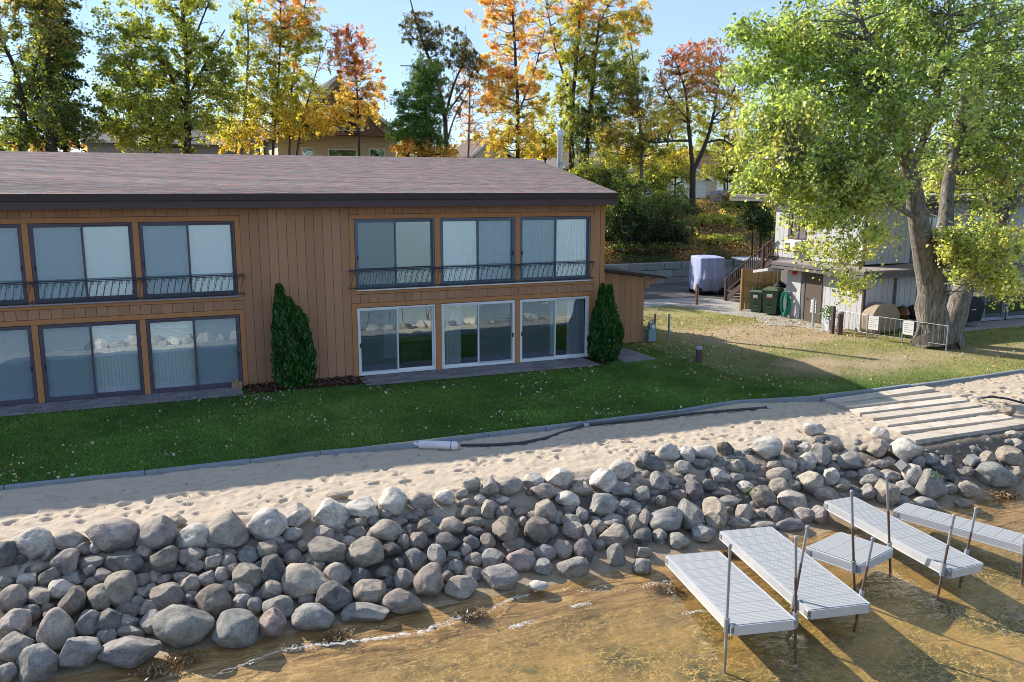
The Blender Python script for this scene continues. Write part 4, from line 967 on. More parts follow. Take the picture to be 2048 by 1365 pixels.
A_ = """30,700,110,150d 180,640,180,150w 360,625,190,100p 585,605,255,165p 430,675,80,75r 495,672,65,65w 815,595,200,165p 920,530,95,65t 1005,610,190,130w 1085,510,55,40g 1190,580,195,180p 1390,540,195,165w
1555,500,125,125w 1720,485,170,140w 1760,395,110,45t 250,685,70,80p 340,745,125,130p 205,775,85,65t 475,745,130,70g 650,750,185,120d 745,695,80,90t 850,735,155,130n 990,710,130,85t 1105,655,75,55g 1105,745,90,95t 1020,760,90,75t
1185,735,80,80t 1115,700,85,60p 1195,690,80,40g 1290,710,100,100g 1390,680,115,95t 1525,600,100,80g 1440,630,80,50p 1480,680,90,60d 1575,660,60,65t 1690,595,90,85p 1745,560,95,55p 1700,685,190,135t 1520,715,90,85g 1625,725,85,60t
1415,775,140,135d 1290,815,130,130n 1590,830,240,160t 1750,810,130,130t 30,840,70,60g 145,835,120,75w 255,830,100,105n 365,835,115,70g 470,790,60,70t 535,810,90,70g 475,850,70,60t 320,880,120,100w 200,920,130,90t 65,930,135,130t
380,945,125,160n 525,925,135,135t 625,880,150,160t 735,835,100,75n 805,820,70,65t 845,835,80,60n 950,820,100,50t 985,855,110,100t 1080,830,80,90g 870,920,160,140n 785,885,60,60t 985,925,75,70g 1110,950,170,170n 1150,810,80,85p
1205,780,90,70t 1260,880,105,85t 1190,870,90,60g 1255,950,115,80g 1410,895,105,110t 1445,980,160,105g 1330,970,80,90g 1515,940,50,50p 1595,935,90,60g 1740,925,175,150d 715,950,70,70p 740,900,100,55g 785,975,105,95p 670,990,130,80n
655,1055,115,80p 575,1050,130,130d 460,1055,125,130g 290,1095,150,215t 155,1010,110,90d 70,1065,145,140p 180,1120,80,80d 265,1030,90,70n 240,985,70,70r 955,1065,290,210g 790,1060,115,115g 680,1105,145,65g 555,1130,95,80g 1225,1080,215,185b
1415,1060,140,135r 1625,1030,210,130b 1800,1020,60,60g 85,1185,175,140g 10,1230,60,60g 425,1205,190,165b 195,1255,215,160b 660,1205,300,145g 30,1320,110,100b 110,720,60,60d 560,890,60,60g 920,985,70,60g 1350,770,60,60g 1650,760,60,60d 90,990,60,50t"""
B_ = """365,350,185,125w 545,300,155,160w 705,295,155,110p 845,280,115,95w 1000,210,105,95p 1110,220,115,125p 1230,210,160,110p 1365,190,120,95w 1520,155,165,105w 1430,245,155,95t 945,260,85,55p 1050,290,70,65w 970,310,100,55t 1185,295,75,45w
1245,300,45,45g 1225,335,80,45t 1565,290,145,90w 1650,230,130,80t 1775,180,155,135w 1875,110,155,110w 1885,240,130,95g 2010,60,80,110g 2000,265,100,100g 1780,320,170,135b 1930,325,130,75g 1955,360,90,60p 330,435,120,70n 430,415,80,60n
505,475,190,125t 500,380,70,60p 590,420,80,60n 655,400,90,50g 690,375,85,60r 750,385,45,35g 795,375,60,50n 850,380,70,35t 870,355,60,30g 980,370,130,80n 1105,345,95,110p 1190,375,90,80n 1285,365,70,50t 1360,390,70,60t 1435,365,125,150t
1500,400,70,90g 1580,365,70,45t 1585,420,110,80p 650,470,80,70d 340,495,110,80n 410,520,80,80n 745,460,120,100n 885,450,150,105t 1020,430,140,70n 1035,485,130,70k 1205,475,150,165n 1300,420,60,60p 1390,480,150,150n 1465,470,90,85t
1600,480,130,95t 1690,500,80,120g 1650,380,70,90g 1745,455,80,90t 1840,420,120,80g 1950,440,95,110t 2020,400,70,100p 1840,510,165,130t 2000,510,100,90d 290,540,85,75p 380,620,210,165n 530,585,130,90k 605,545,70,95t 690,535,110,105n
860,540,160,110d 1000,545,90,90d 970,585,70,80p 1100,535,90,90r 1250,555,140,70n 1435,605,130,105g 1545,585,120,110t 1660,600,110,150d 1850,615,105,125g 670,640,150,115d 575,670,70,70n 800,625,105,140g 900,620,75,55g 1130,635,130,110b
1020,645,110,80p 1290,650,180,120r 910,690,95,90g 1010,730,115,90g 870,745,75,75d 755,775,170,215n 610,760,115,125g 520,780,60,80d 490,725,110,80n 350,745,120,110d 400,835,190,135t 200,865,190,150d 230,720,140,130g 1170,750,215,130g
940,805,190,125t 600,890,230,130n 655,830,55,35g 385,950,265,95g 1420,690,110,80b 1600,690,180,110g 2010,600,100,70t 2000,680,110,100b 1895,720,70,40b 100,690,100,90n 60,960,180,110g 1750,560,70,70g 1320,580,70,60d 1080,460,60,50g"""
C_ = """325,255,110,85w 225,265,90,30k 245,305,140,75d 415,265,80,80w 500,255,115,80w 605,240,80,70k 590,290,40,50w 490,310,90,50g 405,330,80,70b 650,325,85,60t 800,235,155,110w 905,225,60,70t 1035,145,110,65w 985,235,60,60w 1010,195,50,40w
1050,200,60,40t 1065,265,110,105g 1000,300,90,90w 1130,225,90,55n 1350,170,85,85w 1340,235,100,90t 1470,240,130,100w 1205,300,120,90g 1360,310,70,45p 1200,240,60,35p 1290,230,80,40t 720,330,60,30t 790,340,50,40t 845,320,70,60p 905,320,90,70p
575,365,95,65w 655,375,70,45g 440,390,65,55p 455,440,80,105d 525,415,90,60d 585,445,90,45t 370,460,95,45r 700,420,75,55w 735,385,55,30t 285,400,90,100g 865,370,115,70t 870,425,105,85t 1015,400,110,110t 935,415,60,60t 1115,370,75,85w
1170,410,80,60t 1300,355,105,60p 1310,395,115,65g 1400,365,90,55p 1515,370,110,110w 1590,415,120,150g 1475,430,90,70p 790,470,115,110n 630,490,110,55g 1090,460,120,75p 1385,450,110,125t 1290,450,65,85g 1690,425,75,50t 1770,430,105,75t
930,490,135,100p 840,550,80,75p 775,555,65,45t 695,545,80,80p 980,555,95,75p 1060,560,90,90p 320,580,165,120b 440,560,110,160g 560,540,110,130t 670,600,110,60p 555,590,95,100t 790,610,120,50g 915,605,140,60g 295,490,50,60p 290,660,70,70g
380,680,95,75g 500,645,110,85b 210,655,80,70g 1570,500,110,55g 1755,500,85,40t 1460,490,80,50g 1995,170,60,40w 2020,215,70,50g 1870,280,70,70t 1980,280,120,90t 1900,360,180,110b 2000,360,80,80n 1760,345,80,50t 1600,290,80,60g 1580,260,50,40g
1650,330,90,80d 1710,230,50,40t 1750,225,40,35g 1830,240,40,40g 1690,290,60,50d 1540,300,60,60g 1620,235,50,40t 1680,375,70,50d"""
import re as _re
rocks = []
for txt, sx, ox, oy in ((A_, 2.6, 0, 840), (B_, 2.926, 600, 900), (C_, 2.415, 1200, 800)):
    for q in txt.split():
        x, y, w_, h_ = [float(v) for v in _re.sub('[a-z]', '', q).split(',')]
        rocks.append((ox + x / sx, oy + y / sx, w_ / sx, h_ / sx, q[-1]))
rocks.sort(key=lambda q: -q[2] * q[3])
bank = thing('rock_bank', 'long sloping bank of piled grey fieldstone boulders between sand and water', 'rock bank', (0, 0, 0))
nb = 0; placed = []
for i, (px, py, w_, h_, c) in enumerate(rocks):
    r0 = ray(px, py); r0 = r0 / np.linalg.norm(r0); P = None; t_ = 8.0
    rz = h_ * .5
    while t_ < 45:
        q = CAM + r0 * t_
        if q[2] <= max(Hs(q[0], q[1]), -1.25) + .62 * rz * t_ / FPX: P = q; break
        t_ += .02
    m_ = mpp(P); rx = w_ * m_ * .535; rzz = h_ * m_ * .535; ry = min(max(.55 * (rx + rzz), rzz * .8), rzz * 1.25)
    base = np.array(CG[c]) * rng.uniform(.85, 1.15) + rng.uniform(-.006, .006, 3)
    o = link('boulder', RM[(i * 7 + 3) % 34], M['rock'], bank, tuple(P), (rng.uniform(-.16, .16), rng.uniform(-.2, .2), -YAW + rng.choice([0, math.pi]) + rng.uniform(-.25, .25)), (rx, ry, rzz), np.clip(base, .03, .9))
    nb += 1; placed.append((P[0], P[1], P[2], max(rx, rzz)))
    if nb >= 299: break
# small stones packed between them
sm = [rock_mesh(200 + i, 1) for i in range(10)]; smv = [np.array([v.co[:] for v in m_.vertices]) for m_ in sm]; smf = np.array([p.vertices[:] for p in sm[0].polygons])
VV, FF, CC = [], [], []; n0 = 0
for k in range(1700):
    x = rng.uniform(-6, 24) if k < 900 else rng.uniform(7, 24); y = rng.uniform(-11.75, -9.6); r_ = rng.uniform(.06, .17) * (1.15 if k % 5 == 0 else .9)
    if x > 15.2 and y > -10.9 and x < 21: 
        if y > -11.0: continue
    z = Hs(x, y) + rng.uniform(-.12, .0)
    a_ = rng.uniform(0, 6.28); v = smv[k % 10] * np.array([1, rng.uniform(.7, 1), rng.uniform(.55, .9)]) * r_
    V = np.stack([v[:, 0] * math.cos(a_) - v[:, 1] * math.sin(a_), v[:, 0] * math.sin(a_) + v[:, 1] * math.cos(a_), v[:, 2]], 1) + (x, y, z)
    VV.append(V); FF.append(smf + n0); n0 += len(V); c = np.array(CG['gdtpbnrg'[rng.integers(8)]]) * rng.uniform(.75, 1.1); CC.append(np.repeat(c[None], len(V), 0))
tag(link('small_stones', np_mesh('small_stones', np.concatenate(VV), np.concatenate(FF), np.concatenate(CC), True), M['rock_small'], bank), kind='stuff')
def lone(name, label, px, py, w_, h_, c, sd, z=None):
    P = at(px, py, (Hs(*at(px, py, -1.2)[:2]) if z is None else z)); m_ = mpp(P); t = link(name, rock_mesh(sd, 3), M['rock'], None, (P[0], P[1], P[2] + h_ * m_ * .15), (0, 0, rng.uniform(0, 3)), (w_ * m_ / 2, w_ * m_ * .42, h_ * m_ * .55), CG[c]); tag(t, label, 'rock')
lone('rock', 'lone flat grey rock lying on the wet sand at the water edge', 1077, 1174, 40, 16, 'w', 501, -1.12)
lone('rock', 'small pale stone alone on the shaded sand near the black pipe', 1523, 827, 12, 9, 'w', 502, -.2)
lone('rock', 'tan boulder alone on the sand beside the timber steps', 2017, 822, 28, 22, 't', 503, -.2)
# hollow concrete block dropped in the bank
cbp = at(1807, 932, -.55); cbk = thing('concrete_block', 'hollow grey concrete block lying among the boulders below the timbers', 'block', tuple(cbp), R(25)); cbk.rotation_euler = (R(35), R(20), R(25))
b = MB(); b.box(-.2, .2, -.1, -.07, -.1, .1).box(-.2, .2, .07, .1, -.1, .1)
for x in (-.2, -.016, .168): b.box(x, x + .032, -.07, .07, -.1, .1)
b.build('shell', M['concrete'], cbk)
cb2 = at(1945, 921, -.6); o = MB().box(-.16, .16, -.1, .1, -.1, .1).build('paving_block', M['concrete'], None, bevel=.012, loc=tuple(cb2), rot=(R(20), R(8), R(12))); tag(o, 'square pale concrete block among the stones under the timber steps', 'block')

# ------------------------------------------------------------------ timber steps
zc = lambda x, y: (1300 + x / 2.738, 700 + y / 2.738)
tm = [((958, 270), (1500, 195)), ((1020, 295), (1590, 230)), ((1090, 325), (1680, 258)), ((1160, 355), (1755, 285)), ((1235, 390), (1840, 310)), ((1305, 425), (1925, 350)), ((1378, 470), (2030, 375))]
ordn = ['topmost timber step at the grass edge, half in shadow', 'second timber step down from the grass edge', 'third timber step down, crossed by the tip of the roof shadow', 'fourth timber step down in full sun', 'fifth timber step down in full sun', 'sixth timber step down, just above the lowest one', 'lowest and thickest timber step above the rocks']
for i, (a, b) in enumerate(tm):
    z = -.10 - .035 * i + (.04 if i == 6 else 0); A = at(*zc(*a), z); B = at(*zc(*b), z); d_ = B - A; L_ = np.linalg.norm(d_[:2]); an_ = math.atan2(d_[1], d_[0])
    hh = .20 if i < 6 else .30; wd = .40 if i < 6 else .42
    q = rng.uniform(.9, 1.1)
    o = MB().box(0, L_, -wd, 0, -hh, 0).build('timber_step', M['timber'], None, bevel=.012, loc=tuple(A), rot=(rng.uniform(-.02, .02), 0, an_), color=(q, q * .98, q * .95)); tag(o, ordn[i], 'timber', 'timber steps down to the water')
A, B = at(*zc(1565, 510), -.52), at(*zc(1955, 435), -.50); d_ = B - A
rl = thing('steel_rail', 'dark metal channel lying under the front of the lowest timber', 'rail', tuple(A), math.atan2(d_[1], d_[0])); L_ = float(np.linalg.norm(d_)); MB().box(0, L_, -.06, .06, -.02, .0).build('web', M['black'], rl); MB().box(0, L_, -.07, -.05, -.1, .1).build('flange', M['black'], rl); MB().box(0, L_, .05, .07, -.1, .1).build('flange', M['black'], rl)
def pipe_thing(name, label, cat, pts, r_, m, conn=()):
    t = thing(name, label, cat, tuple(pts[0])); p0 = np.array(pts[0]); MB().tube([np.array(p) - p0 for p in pts], r_, 8).build('tube', M[m], t, smooth=True)
    for c in conn:
        a, b = np.array(pts[c]) - p0, np.array(pts[c + 1] if c >= 0 else pts[c - 1]) - p0; u = (b - a) / np.linalg.norm(b - a); MB().tube([a - u * .02, a + u * .12], r_ * 1.5, 10).build('coupling', M['galv'], t)
    return t
pp = [at(x, y, z) for x, y, z in ((921, 891, -.12), (990, 890, -.13), (1045, 886, -.14), (1090, 877, -.14), (1130, 863, -.13), (1168, 851, -.10), (1220, 846, -.09), (1300, 838, -.09), (1380, 828, -.09), (1460, 821, -.1), (1540, 815, -.12))]
pipe_thing('water_pipe', 'black water pipe running along the edging from the white cylinder', 'pipe', pp, .035, 'hose_black', (-1, 5))
pp = [at(x, y, z) for x, y, z in ((1955, 797, -.15), (1985, 794, -.06), (2015, 798, -.08), (2048, 807, -.15), (2080, 820, -.2))]
pipe_thing('hose', 'black hose curving over the sand beside the timber steps', 'hose', pp, .03, 'hose_black', (0,))
A, B = at(833, 889, -.06), at(916, 892, -.06); d_ = B - A; L_ = float(np.linalg.norm(d_))
fc = thing('pipe_float', 'white plastic cylinder lying on the shaded sand against the edging', 'float', tuple(A), math.atan2(d_[1], d_[0]))
MB().tube([(.05, 0, 0), (.09, 0, 0), (L_ * .82, 0, 0), (L_ * .83, 0, 0)], [.07, .095, .095, .08], 16).build('body', M['pvc_white'], fc, smooth=True); MB().tube([(L_ * .84, 0, 0), (L_ * .86, 0, 0), (L_ * .96, 0, 0), (L_, 0, 0)], [.07, .10, .10, .05], 16).build('end_cap', M['pvc_white'], fc, smooth=True); MB().tube([(-.07, 0, 0), (.05, 0, 0)], .035, 10).tube([(-.02, 0, -.06), (-.02, 0, .07)], .02, 8).build('valve', M['pvc_white'], fc, smooth=True)
for i, (px, h) in enumerate(((468, .22), (474, .30), (481, .22))):
    p = at(px, 779); o = MB().lathe([(.055, 0), (.06, .02), (.058, h - .01), (.05, h)], 12).build('log', M['log'], None, smooth=True, loc=(p[0], p[1] - .05, .02)); tag(o, ('upright short log at the left of three by the door end', 'tallest upright log in the middle of three by the door end', 'upright short log at the right of three by the door end')[i], 'log', 'three short logs by the lower left door')

# ------------------------------------------------------------------ dock sections drawn up at the water's edge
zd = lambda x, y: (1200 + x / 2.415, 800 + y / 2.415)
WLV = -1.2
def dock(label, quad, zn, zf, poles, npan, cut=False):
    fl_, fr_, nr_, nl_ = [np.array(at(*zd(*q), z)) for q, z in zip(quad, (zf, zf, zn, zn))]
    near, far = (nl_ + nr_) / 2, (fl_ + fr_) / 2; ax = near - far; L_ = float(np.linalg.norm(ax)); ax /= L_
    wv = (fl_ - fr_) + (nl_ - nr_); wv -= ax * np.dot(wv, ax); Wd = float((np.linalg.norm(fl_ - fr_) + np.linalg.norm(nl_ - nr_)) / 2); wv /= np.linalg.norm(wv)
    up = np.cross(ax, -wv); up = up if up[2] > 0 else -up
    t = thing('dock_section', label, 'dock section', tuple(far), 0, 'dock sections drawn up at the shore')
    # local x across (to image left), y along towards the water
    rot = Matrix((wv, ax, np.cross(wv, ax))).transposed(); flip = rot.col[2].z < 0
    if flip: rot = Matrix((-wv, ax, np.cross(-wv, ax))).transposed()
    t.rotation_euler = rot.to_euler()
    step = L_ / npan
    pm = MB().box(-Wd / 2 + .03, Wd / 2 - .03, .0015, step - .0015, -.02, .012).mesh('deck_panel', bevel=.002)
    for k in range(npan): link('deck_panel', pm, M['deck_grey'], t, (0, k * step, 0))
    for s in (-1, 1): MB().box(s * Wd / 2 - .02, s * Wd / 2 + .02, 0, L_, -.15, .004).box(s * Wd / 2 - .028, s * Wd / 2 + .028, 0, L_, -.15, -.135).build('side_rail', M['alu'], t, bevel=.004)
    for y in (0, L_): MB().box(-Wd / 2 + .021, Wd / 2 - .021, y - .02, y + .02, -.15, .003).build('end_rail', M['alu'], t, bevel=.004)
    for s in (-1, 1):
        for y in (.0, L_ - .1): MB().box(s * Wd / 2 - .03, s * Wd / 2 + .03, y, y + .1, -.12, -.02).build('corner_bracket', M['galv'], t, bevel=.004)
    mw = Matrix.Translation(Vector(far)) @ t.rotation_euler.to_matrix().to_4x4(); inv = mw.inverted()
    for (tp, bt, rust) in poles:
        bw = at(*zd(*bt), WLV if rust < 2 else zn - .12); tw = aty(*zd(*tp), bw[1]); u = (tw - bw) / np.linalg.norm(tw - bw); b0 = bw - u * (.5 / max(.4, u[2]))
        a, b = inv @ Vector(b0), inv @ Vector(tw)
        c0 = a.lerp(b, -a.z / (b.z - a.z)); tgt = Vector((math.copysign(Wd / 2 + .05, c0.x), min(max(c0.y, .1), L_ - .08), 0)); a, b = a + tgt - c0, b + tgt - c0; m_ = a.lerp(b, .72)
        MB().tube([a, m_], .022, 10).build('post', M['rust'], t, smooth=True) if rust else MB().tube([a, m_], .022, 10).build('post', M['galv'], t, smooth=True)
        MB().tube([m_, b], .0225, 10).build('post_top', M['galv'], t, smooth=True); MB().lathe([(.03, 0), (.032, .02), (.02, .04)], 10).build('post_cap', M['lamp_grey'], t, loc=tuple(b))
        # sleeve where the post passes the frame
        f_ = (0 - a.z) / (b.z - a.z); c = a.lerp(b, f_); dv = (b - a).normalized(); MB().tube([c - dv * .14, c + dv * .08], .042, 10).box(min(c.x, math.copysign(Wd / 2, c.x)), max(c.x, math.copysign(Wd / 2, c.x)) + .001, c.y - .03, c.y + .03, -.12, .0).build('bracket', M['galv'], t)
    return t
dock('long grey dock section leftmost at the shore, one pole at each water corner', [(328, 765), (565, 722), (925, 1055), (657, 1100)], -.76, -.90, [((660, 705), (637, 1205), 0), ((907, 680), (905, 1190), 1)], 8)
dock('long grey dock section second from the left with two leaning rusty poles', [(568, 625), (842, 625), (1303, 992), (1010, 1010)], -.85, -.82, [((1040, 615), (960, 1065), 1), ((1345, 672), (1283, 975), 2)], 9)
dock('short square grey dock section lying between the long ones', [(955, 695), (1205, 657), (1462, 740), (1205, 778)], -.78, -.80, [((1243, 447), (1255, 905), 1), ((1417, 395), (1432, 835), 1)], 3)
dock('long narrow grey dock section right of the short square one', [(1088, 490), (1225, 470), (1850, 790), (1692, 825)], -.85, -.72, [((1697, 568), (1628, 910), 1), ((1868, 520), (1815, 768), 2)], 10)
dock('rightmost grey dock section running out of the picture edge', [(1400, 522), (1500, 510), (2120, 668), (2085, 722)], -.8, -.80, [((2046, 730), (2038, 875), 1)], 8)

# ------------------------------------------------------------------ leaves, trees, shrubs
def leaves(name, C, S, cols, mat_, parent=None, flat=0.0, aspect=.78, fold=.10, label=None):
    """C (n,3) centres, S (n,) leaf length, cols (n,3)"""
    n = len(C); u = rng.normal(size=(n, 3)); nn = rng.normal(size=(n, 3)); nn[:, 2] += flat
    u /= np.linalg.norm(u, axis=1)[:, None]; nn -= u * (nn * u).sum(1)[:, None]; nn /= np.linalg.norm(nn, axis=1)[:, None] + 1e-9
    v = np.cross(nn, u); S = S[:, None]
    V = np.empty((n, 4, 3), np.float32)
    V[:, 0] = C - u * S * .5; V[:, 1] = C + v * S * aspect * .5 + nn * S * fold - u * S * .06; V[:, 2] = C + u * S * .5; V[:, 3] = C - v * S * aspect * .5 + nn * S * fold - u * S * .06
    me = np_mesh(name, V.reshape(-1, 3), np.arange(n * 4).reshape(n, 4), np.repeat(cols, 4, 0))
    return link(name, me, M[mat_], parent)
def pal_at(pal, v):
    vs = np.array([p[0] for p in pal]); cs = np.array([p[1] for p in pal]); return np.stack([np.interp(v, vs, cs[:, i]) for i in range(3)], -1)
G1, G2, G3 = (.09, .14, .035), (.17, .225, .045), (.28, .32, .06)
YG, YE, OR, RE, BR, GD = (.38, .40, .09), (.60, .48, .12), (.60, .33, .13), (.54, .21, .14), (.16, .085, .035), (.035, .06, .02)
def skeleton(paths, clumps, tw=.016, mb=None, grow=1.0):
    """paths: list of (pts (k,3), radii); clumps (n,3). limbs, then branches to every clump"""
    mb = mb or MB(); nodes = []; nr = []
    for pts, rad in paths:
        pts = [Vector(p) for p in pts]; P, Q = [], []
        for i in range(len(pts) - 1):
            n = max(2, int((pts[i + 1] - pts[i]).length / .5))
            for k in range(n):
                f = k / n; P.append(pts[i].lerp(pts[i + 1], f)); Q.append(rad[i] * (1 - f) + rad[i + 1] * f)
        P.append(pts[-1]); Q.append(rad[-1])
        P2 = [p.copy() for p in P]
        for it in range(3):
            for i in range(1, len(P) - 1): P2[i] = (P[i - 1] + P[i] * 2 + P[i + 1]) / 4
            P = [p.copy() for p in P2]
        j = [p + Vector((random.uniform(-1, 1), random.uniform(-1, 1), 0)) * q * .12 for p, q in zip(P, Q)]
        mb.tube(j, Q, 10 if Q[0] > .12 else 6)
        nodes += [tuple(p) for p in P]; nr += Q
    N = np.array(nodes); NR = np.array(nr)
    if len(clumps) == 0: return mb
    d0 = np.array([np.min(np.linalg.norm(N - c, axis=1)) for c in clumps])
    for i in np.argsort(d0):
        c = clumps[i]; dv = N - c; d = np.linalg.norm(dv, axis=1); cost = d + np.maximum(0, dv[:, 2] + .15) * 1.2 + .02 / np.maximum(NR, .01)
        k = int(np.argmin(cost)); a = N[k]; L_ = d[k]
        if L_ < .05: continue
        r0 = min(NR[k] * .75, tw * (1 + L_ * .45) * grow); m1 = a * .66 + c * .34 + rng.normal(0, .06, 3) * L_; m2 = a * .33 + c * .67 + rng.normal(0, .06, 3) * L_ + (0, 0, .05 * L_)
        mb.tube([a, m1, m2, c], [r0, r0 * .8, r0 * .6, r0 * .35], 4, caps=False)
        new = np.array([a * .83 + m1 * .17, m1, (m1 + m2) / 2, m2, c]); N = np.vstack([N, new]); NR = np.append(NR, [r0 * .9, r0 * .8, r0 * .7, r0 * .6, r0 * .35])
    return mb
def tree(name, label, y, trunks, crowns, pal, nl, size, ncl, clr=.5, group=None, bark='bark_dark', depth=.8, cat='tree', seed=0, shell=.45, mat_='leaf', tw=.016, base=None, jit=.16, droop=.2, flat=.5):
    """trunks: lists of (px,py,r[,dy]); crowns: (px,py,rx,ry,weight[,dy]); all on the upright plane y"""
    global rng
    keep = rng; rng = np.random.default_rng(1000 + seed)
    if seed < 40: nl = int(nl * 2.05); size *= .9; ncl = int(ncl * 2.0); clr *= .8; crowns = [(c[0], c[1], c[2] * 1.12, c[3] * 1.1) + tuple(c[4:]) for c in crowns]
    P0 = aty(trunks[0][0][0], trunks[0][0][1], y); gz = Hs(P0[0], y) - .15 if base is None else base
    paths = []
    for k, tr in enumerate(trunks):
        pts = [aty(q[0], q[1], y + (q[3] if len(q) > 3 else 0)) for q in tr]; rad = [q[2] for q in tr]
        if k == 0 or tr[0][1] >= trunks[0][0][1] - 3:
            pts = [np.array([pts[0][0], pts[0][1], gz])] + pts; rad = [rad[0] * 1.35] + rad
        paths.append((pts, rad))
    tot = sum(c[4] for c in crowns); CL = []
    pys = [c[1] - c[3] for c in crowns] + [c[1] + c[3] for c in crowns]; ptop, pbot = min(pys), max(pys)
    cv = []
    for c in crowns:
        n = max(3, int(ncl * c[4] / tot)); dy = c[5] if len(c) > 5 else 0
        ctr = aty(c[0], c[1], y + dy); m_ = mpp(ctr); rx, rz = c[2] * m_, c[3] * m_; ry = rx * depth if len(c) < 7 else c[6]
        d = rng.normal(size=(n, 3)); d /= np.linalg.norm(d, axis=1)[:, None]; rr = (shell + (1 - shell) * rng.random(n)) if shell < 1 else np.ones(n)
        rr = np.where(rng.random(n) < .22, rng.random(n) ** .5 * .8, rr)
        CL.append(ctr + d * rr[:, None] * (rx, ry, rz) * (1 + rng.normal(0, .06, (n, 1))))
    CL = np.concatenate(CL); CL[:, 2] = np.maximum(CL[:, 2], gz + .5)
    t = thing(name, label, cat, (P0[0], y, gz), 0, group)
    mb = skeleton([(np.array(p) - (P0[0], y, gz), r_) for p, r_ in paths], CL - (P0[0], y, gz), tw)
    mb.build('trunk', M[bark], t, smooth=True)
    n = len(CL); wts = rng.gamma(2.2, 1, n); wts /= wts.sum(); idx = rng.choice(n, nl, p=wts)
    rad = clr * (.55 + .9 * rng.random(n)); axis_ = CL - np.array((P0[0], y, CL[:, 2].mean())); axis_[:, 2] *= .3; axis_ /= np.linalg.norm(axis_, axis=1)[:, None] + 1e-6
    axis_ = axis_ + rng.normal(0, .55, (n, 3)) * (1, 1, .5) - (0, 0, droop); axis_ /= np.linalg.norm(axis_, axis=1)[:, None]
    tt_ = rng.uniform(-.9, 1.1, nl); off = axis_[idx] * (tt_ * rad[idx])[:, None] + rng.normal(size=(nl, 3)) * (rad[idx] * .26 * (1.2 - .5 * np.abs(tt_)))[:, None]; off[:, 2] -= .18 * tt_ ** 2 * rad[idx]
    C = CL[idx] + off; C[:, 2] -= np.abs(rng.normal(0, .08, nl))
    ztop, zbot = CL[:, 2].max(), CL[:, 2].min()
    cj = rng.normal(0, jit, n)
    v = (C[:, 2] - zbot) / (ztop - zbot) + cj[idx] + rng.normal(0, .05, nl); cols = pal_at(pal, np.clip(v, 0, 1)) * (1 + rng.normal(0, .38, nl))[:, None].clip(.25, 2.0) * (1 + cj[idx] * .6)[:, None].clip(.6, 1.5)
    S = size * (.65 + .7 * rng.random(nl))
    leaves('crown', C - (P0[0], y, gz), S, cols.clip(.005, .8), mat_, t, flat=flat)
    rng = keep
    return t
BGT = 'autumn trees on the bank behind the brown building'
tree('oak_tree', 'dark sparse green tree at the far left behind the roof', 33, [[(45, 300, .20), (48, 215, .18), (30, 130, .12), (-10, 60, .07)], [(48, 215, .14), (75, 120, .09), (95, 40, .05)], [(105, 300, .2), (100, 180, .16), (92, 60, .1), (88, -60, .05)]],
     [(40, 90, 90, 130, 1.2), (110, 60, 55, 120, 1), (60, 220, 90, 75, 1), (20, 290, 60, 40, .5), (150, 235, 60, 60, .6), (60, -40, 90, 60, .5)], [(0, G3), (.3, G1), (.6, G2), (.8, (.26, .22, .07)), (1, (.3, .22, .08))], 12500, .17, 240, .55, BGT, seed=1)
tree('spruce_tree', 'narrow dark conifer standing among the far left trees', 36, [[(97, 300, .16), (98, 130, .1), (100, -30, .04)]], [(98, 250, 62, 60, 1), (99, 160, 50, 60, 1), (100, 70, 38, 60, .8), (100, -10, 25, 50, .5)], [(0, (.018, .035, .016)), (1, (.03, .05, .02))], 9000, .16, 160, .45, BGT, seed=2, mat_='needle', tw=.012)
tree('maple_tree', 'big olive green tree behind the left half of the roof', 32, [[(375, 302, .23), (374, 220, .2), (374, 120, .15), (366, 20, .1), (352, -60, .05)], [(374, 220, .1), (330, 130, .07), (290, 60, .05)], [(374, 200, .1), (420, 110, .07), (450, 60, .04)], [(374, 120, .09), (400, 50, .06), (420, 0, .04)]],
     [(330, 60, 110, 100, 1.3), (390, 150, 90, 120, 1.4), (260, 120, 70, 90, .7), (440, 170, 40, 90, .6), (330, 240, 110, 60, 1.1), (370, -30, 90, 50, .6)], [(0, YG), (.3, G3), (.55, G2), (.8, G3), (1, YG)], 17500, .165, 300, .55, BGT, seed=3)
tree('maple_tree', 'smaller dark-trunked green tree just left of the big olive one', 34, [[(315, 302, .19), (305, 250, .15), (285, 190, .1), (300, 140, .05)], [(305, 250, .08), (350, 205, .05)]], [(285, 250, 75, 45, 1), (230, 190, 50, 70, .7), (300, 185, 50, 50, .7)], [(0, YG), (.5, G2), (1, G2)], 7000, .16, 110, .5, BGT, seed=4)
tree('aspen_tree', 'slender yellow and olive tree leaning left of the orange-topped ones', 34, [[(482, 302, .10), (492, 200, .08), (498, 80, .06), (488, -40, .03)]], [(495, 60, 38, 80, 1), (490, 190, 42, 70, 1), (480, 270, 50, 35, .8)], [(0, YE), (.35, YG), (.6, G2), (1, YG)], 5200, .14, 130, .4, BGT, bark='bark_grey', seed=5, tw=.012)
tree('maple_tree', 'slim orange-topped yellow tree, tallest of the thin trunks behind the roof', 33, [[(545, 305, .09), (556, 180, .07), (562, 60, .05), (560, -50, .03)]], [(565, 30, 55, 80, 1.3), (555, 140, 50, 60, .9), (545, 225, 55, 45, 1.0)], [(0, YE), (.2, YG), (.45, G3), (.62, YG), (.72, OR), (1, OR)], 8800, .14, 170, .4, BGT, seed=6, tw=.012)
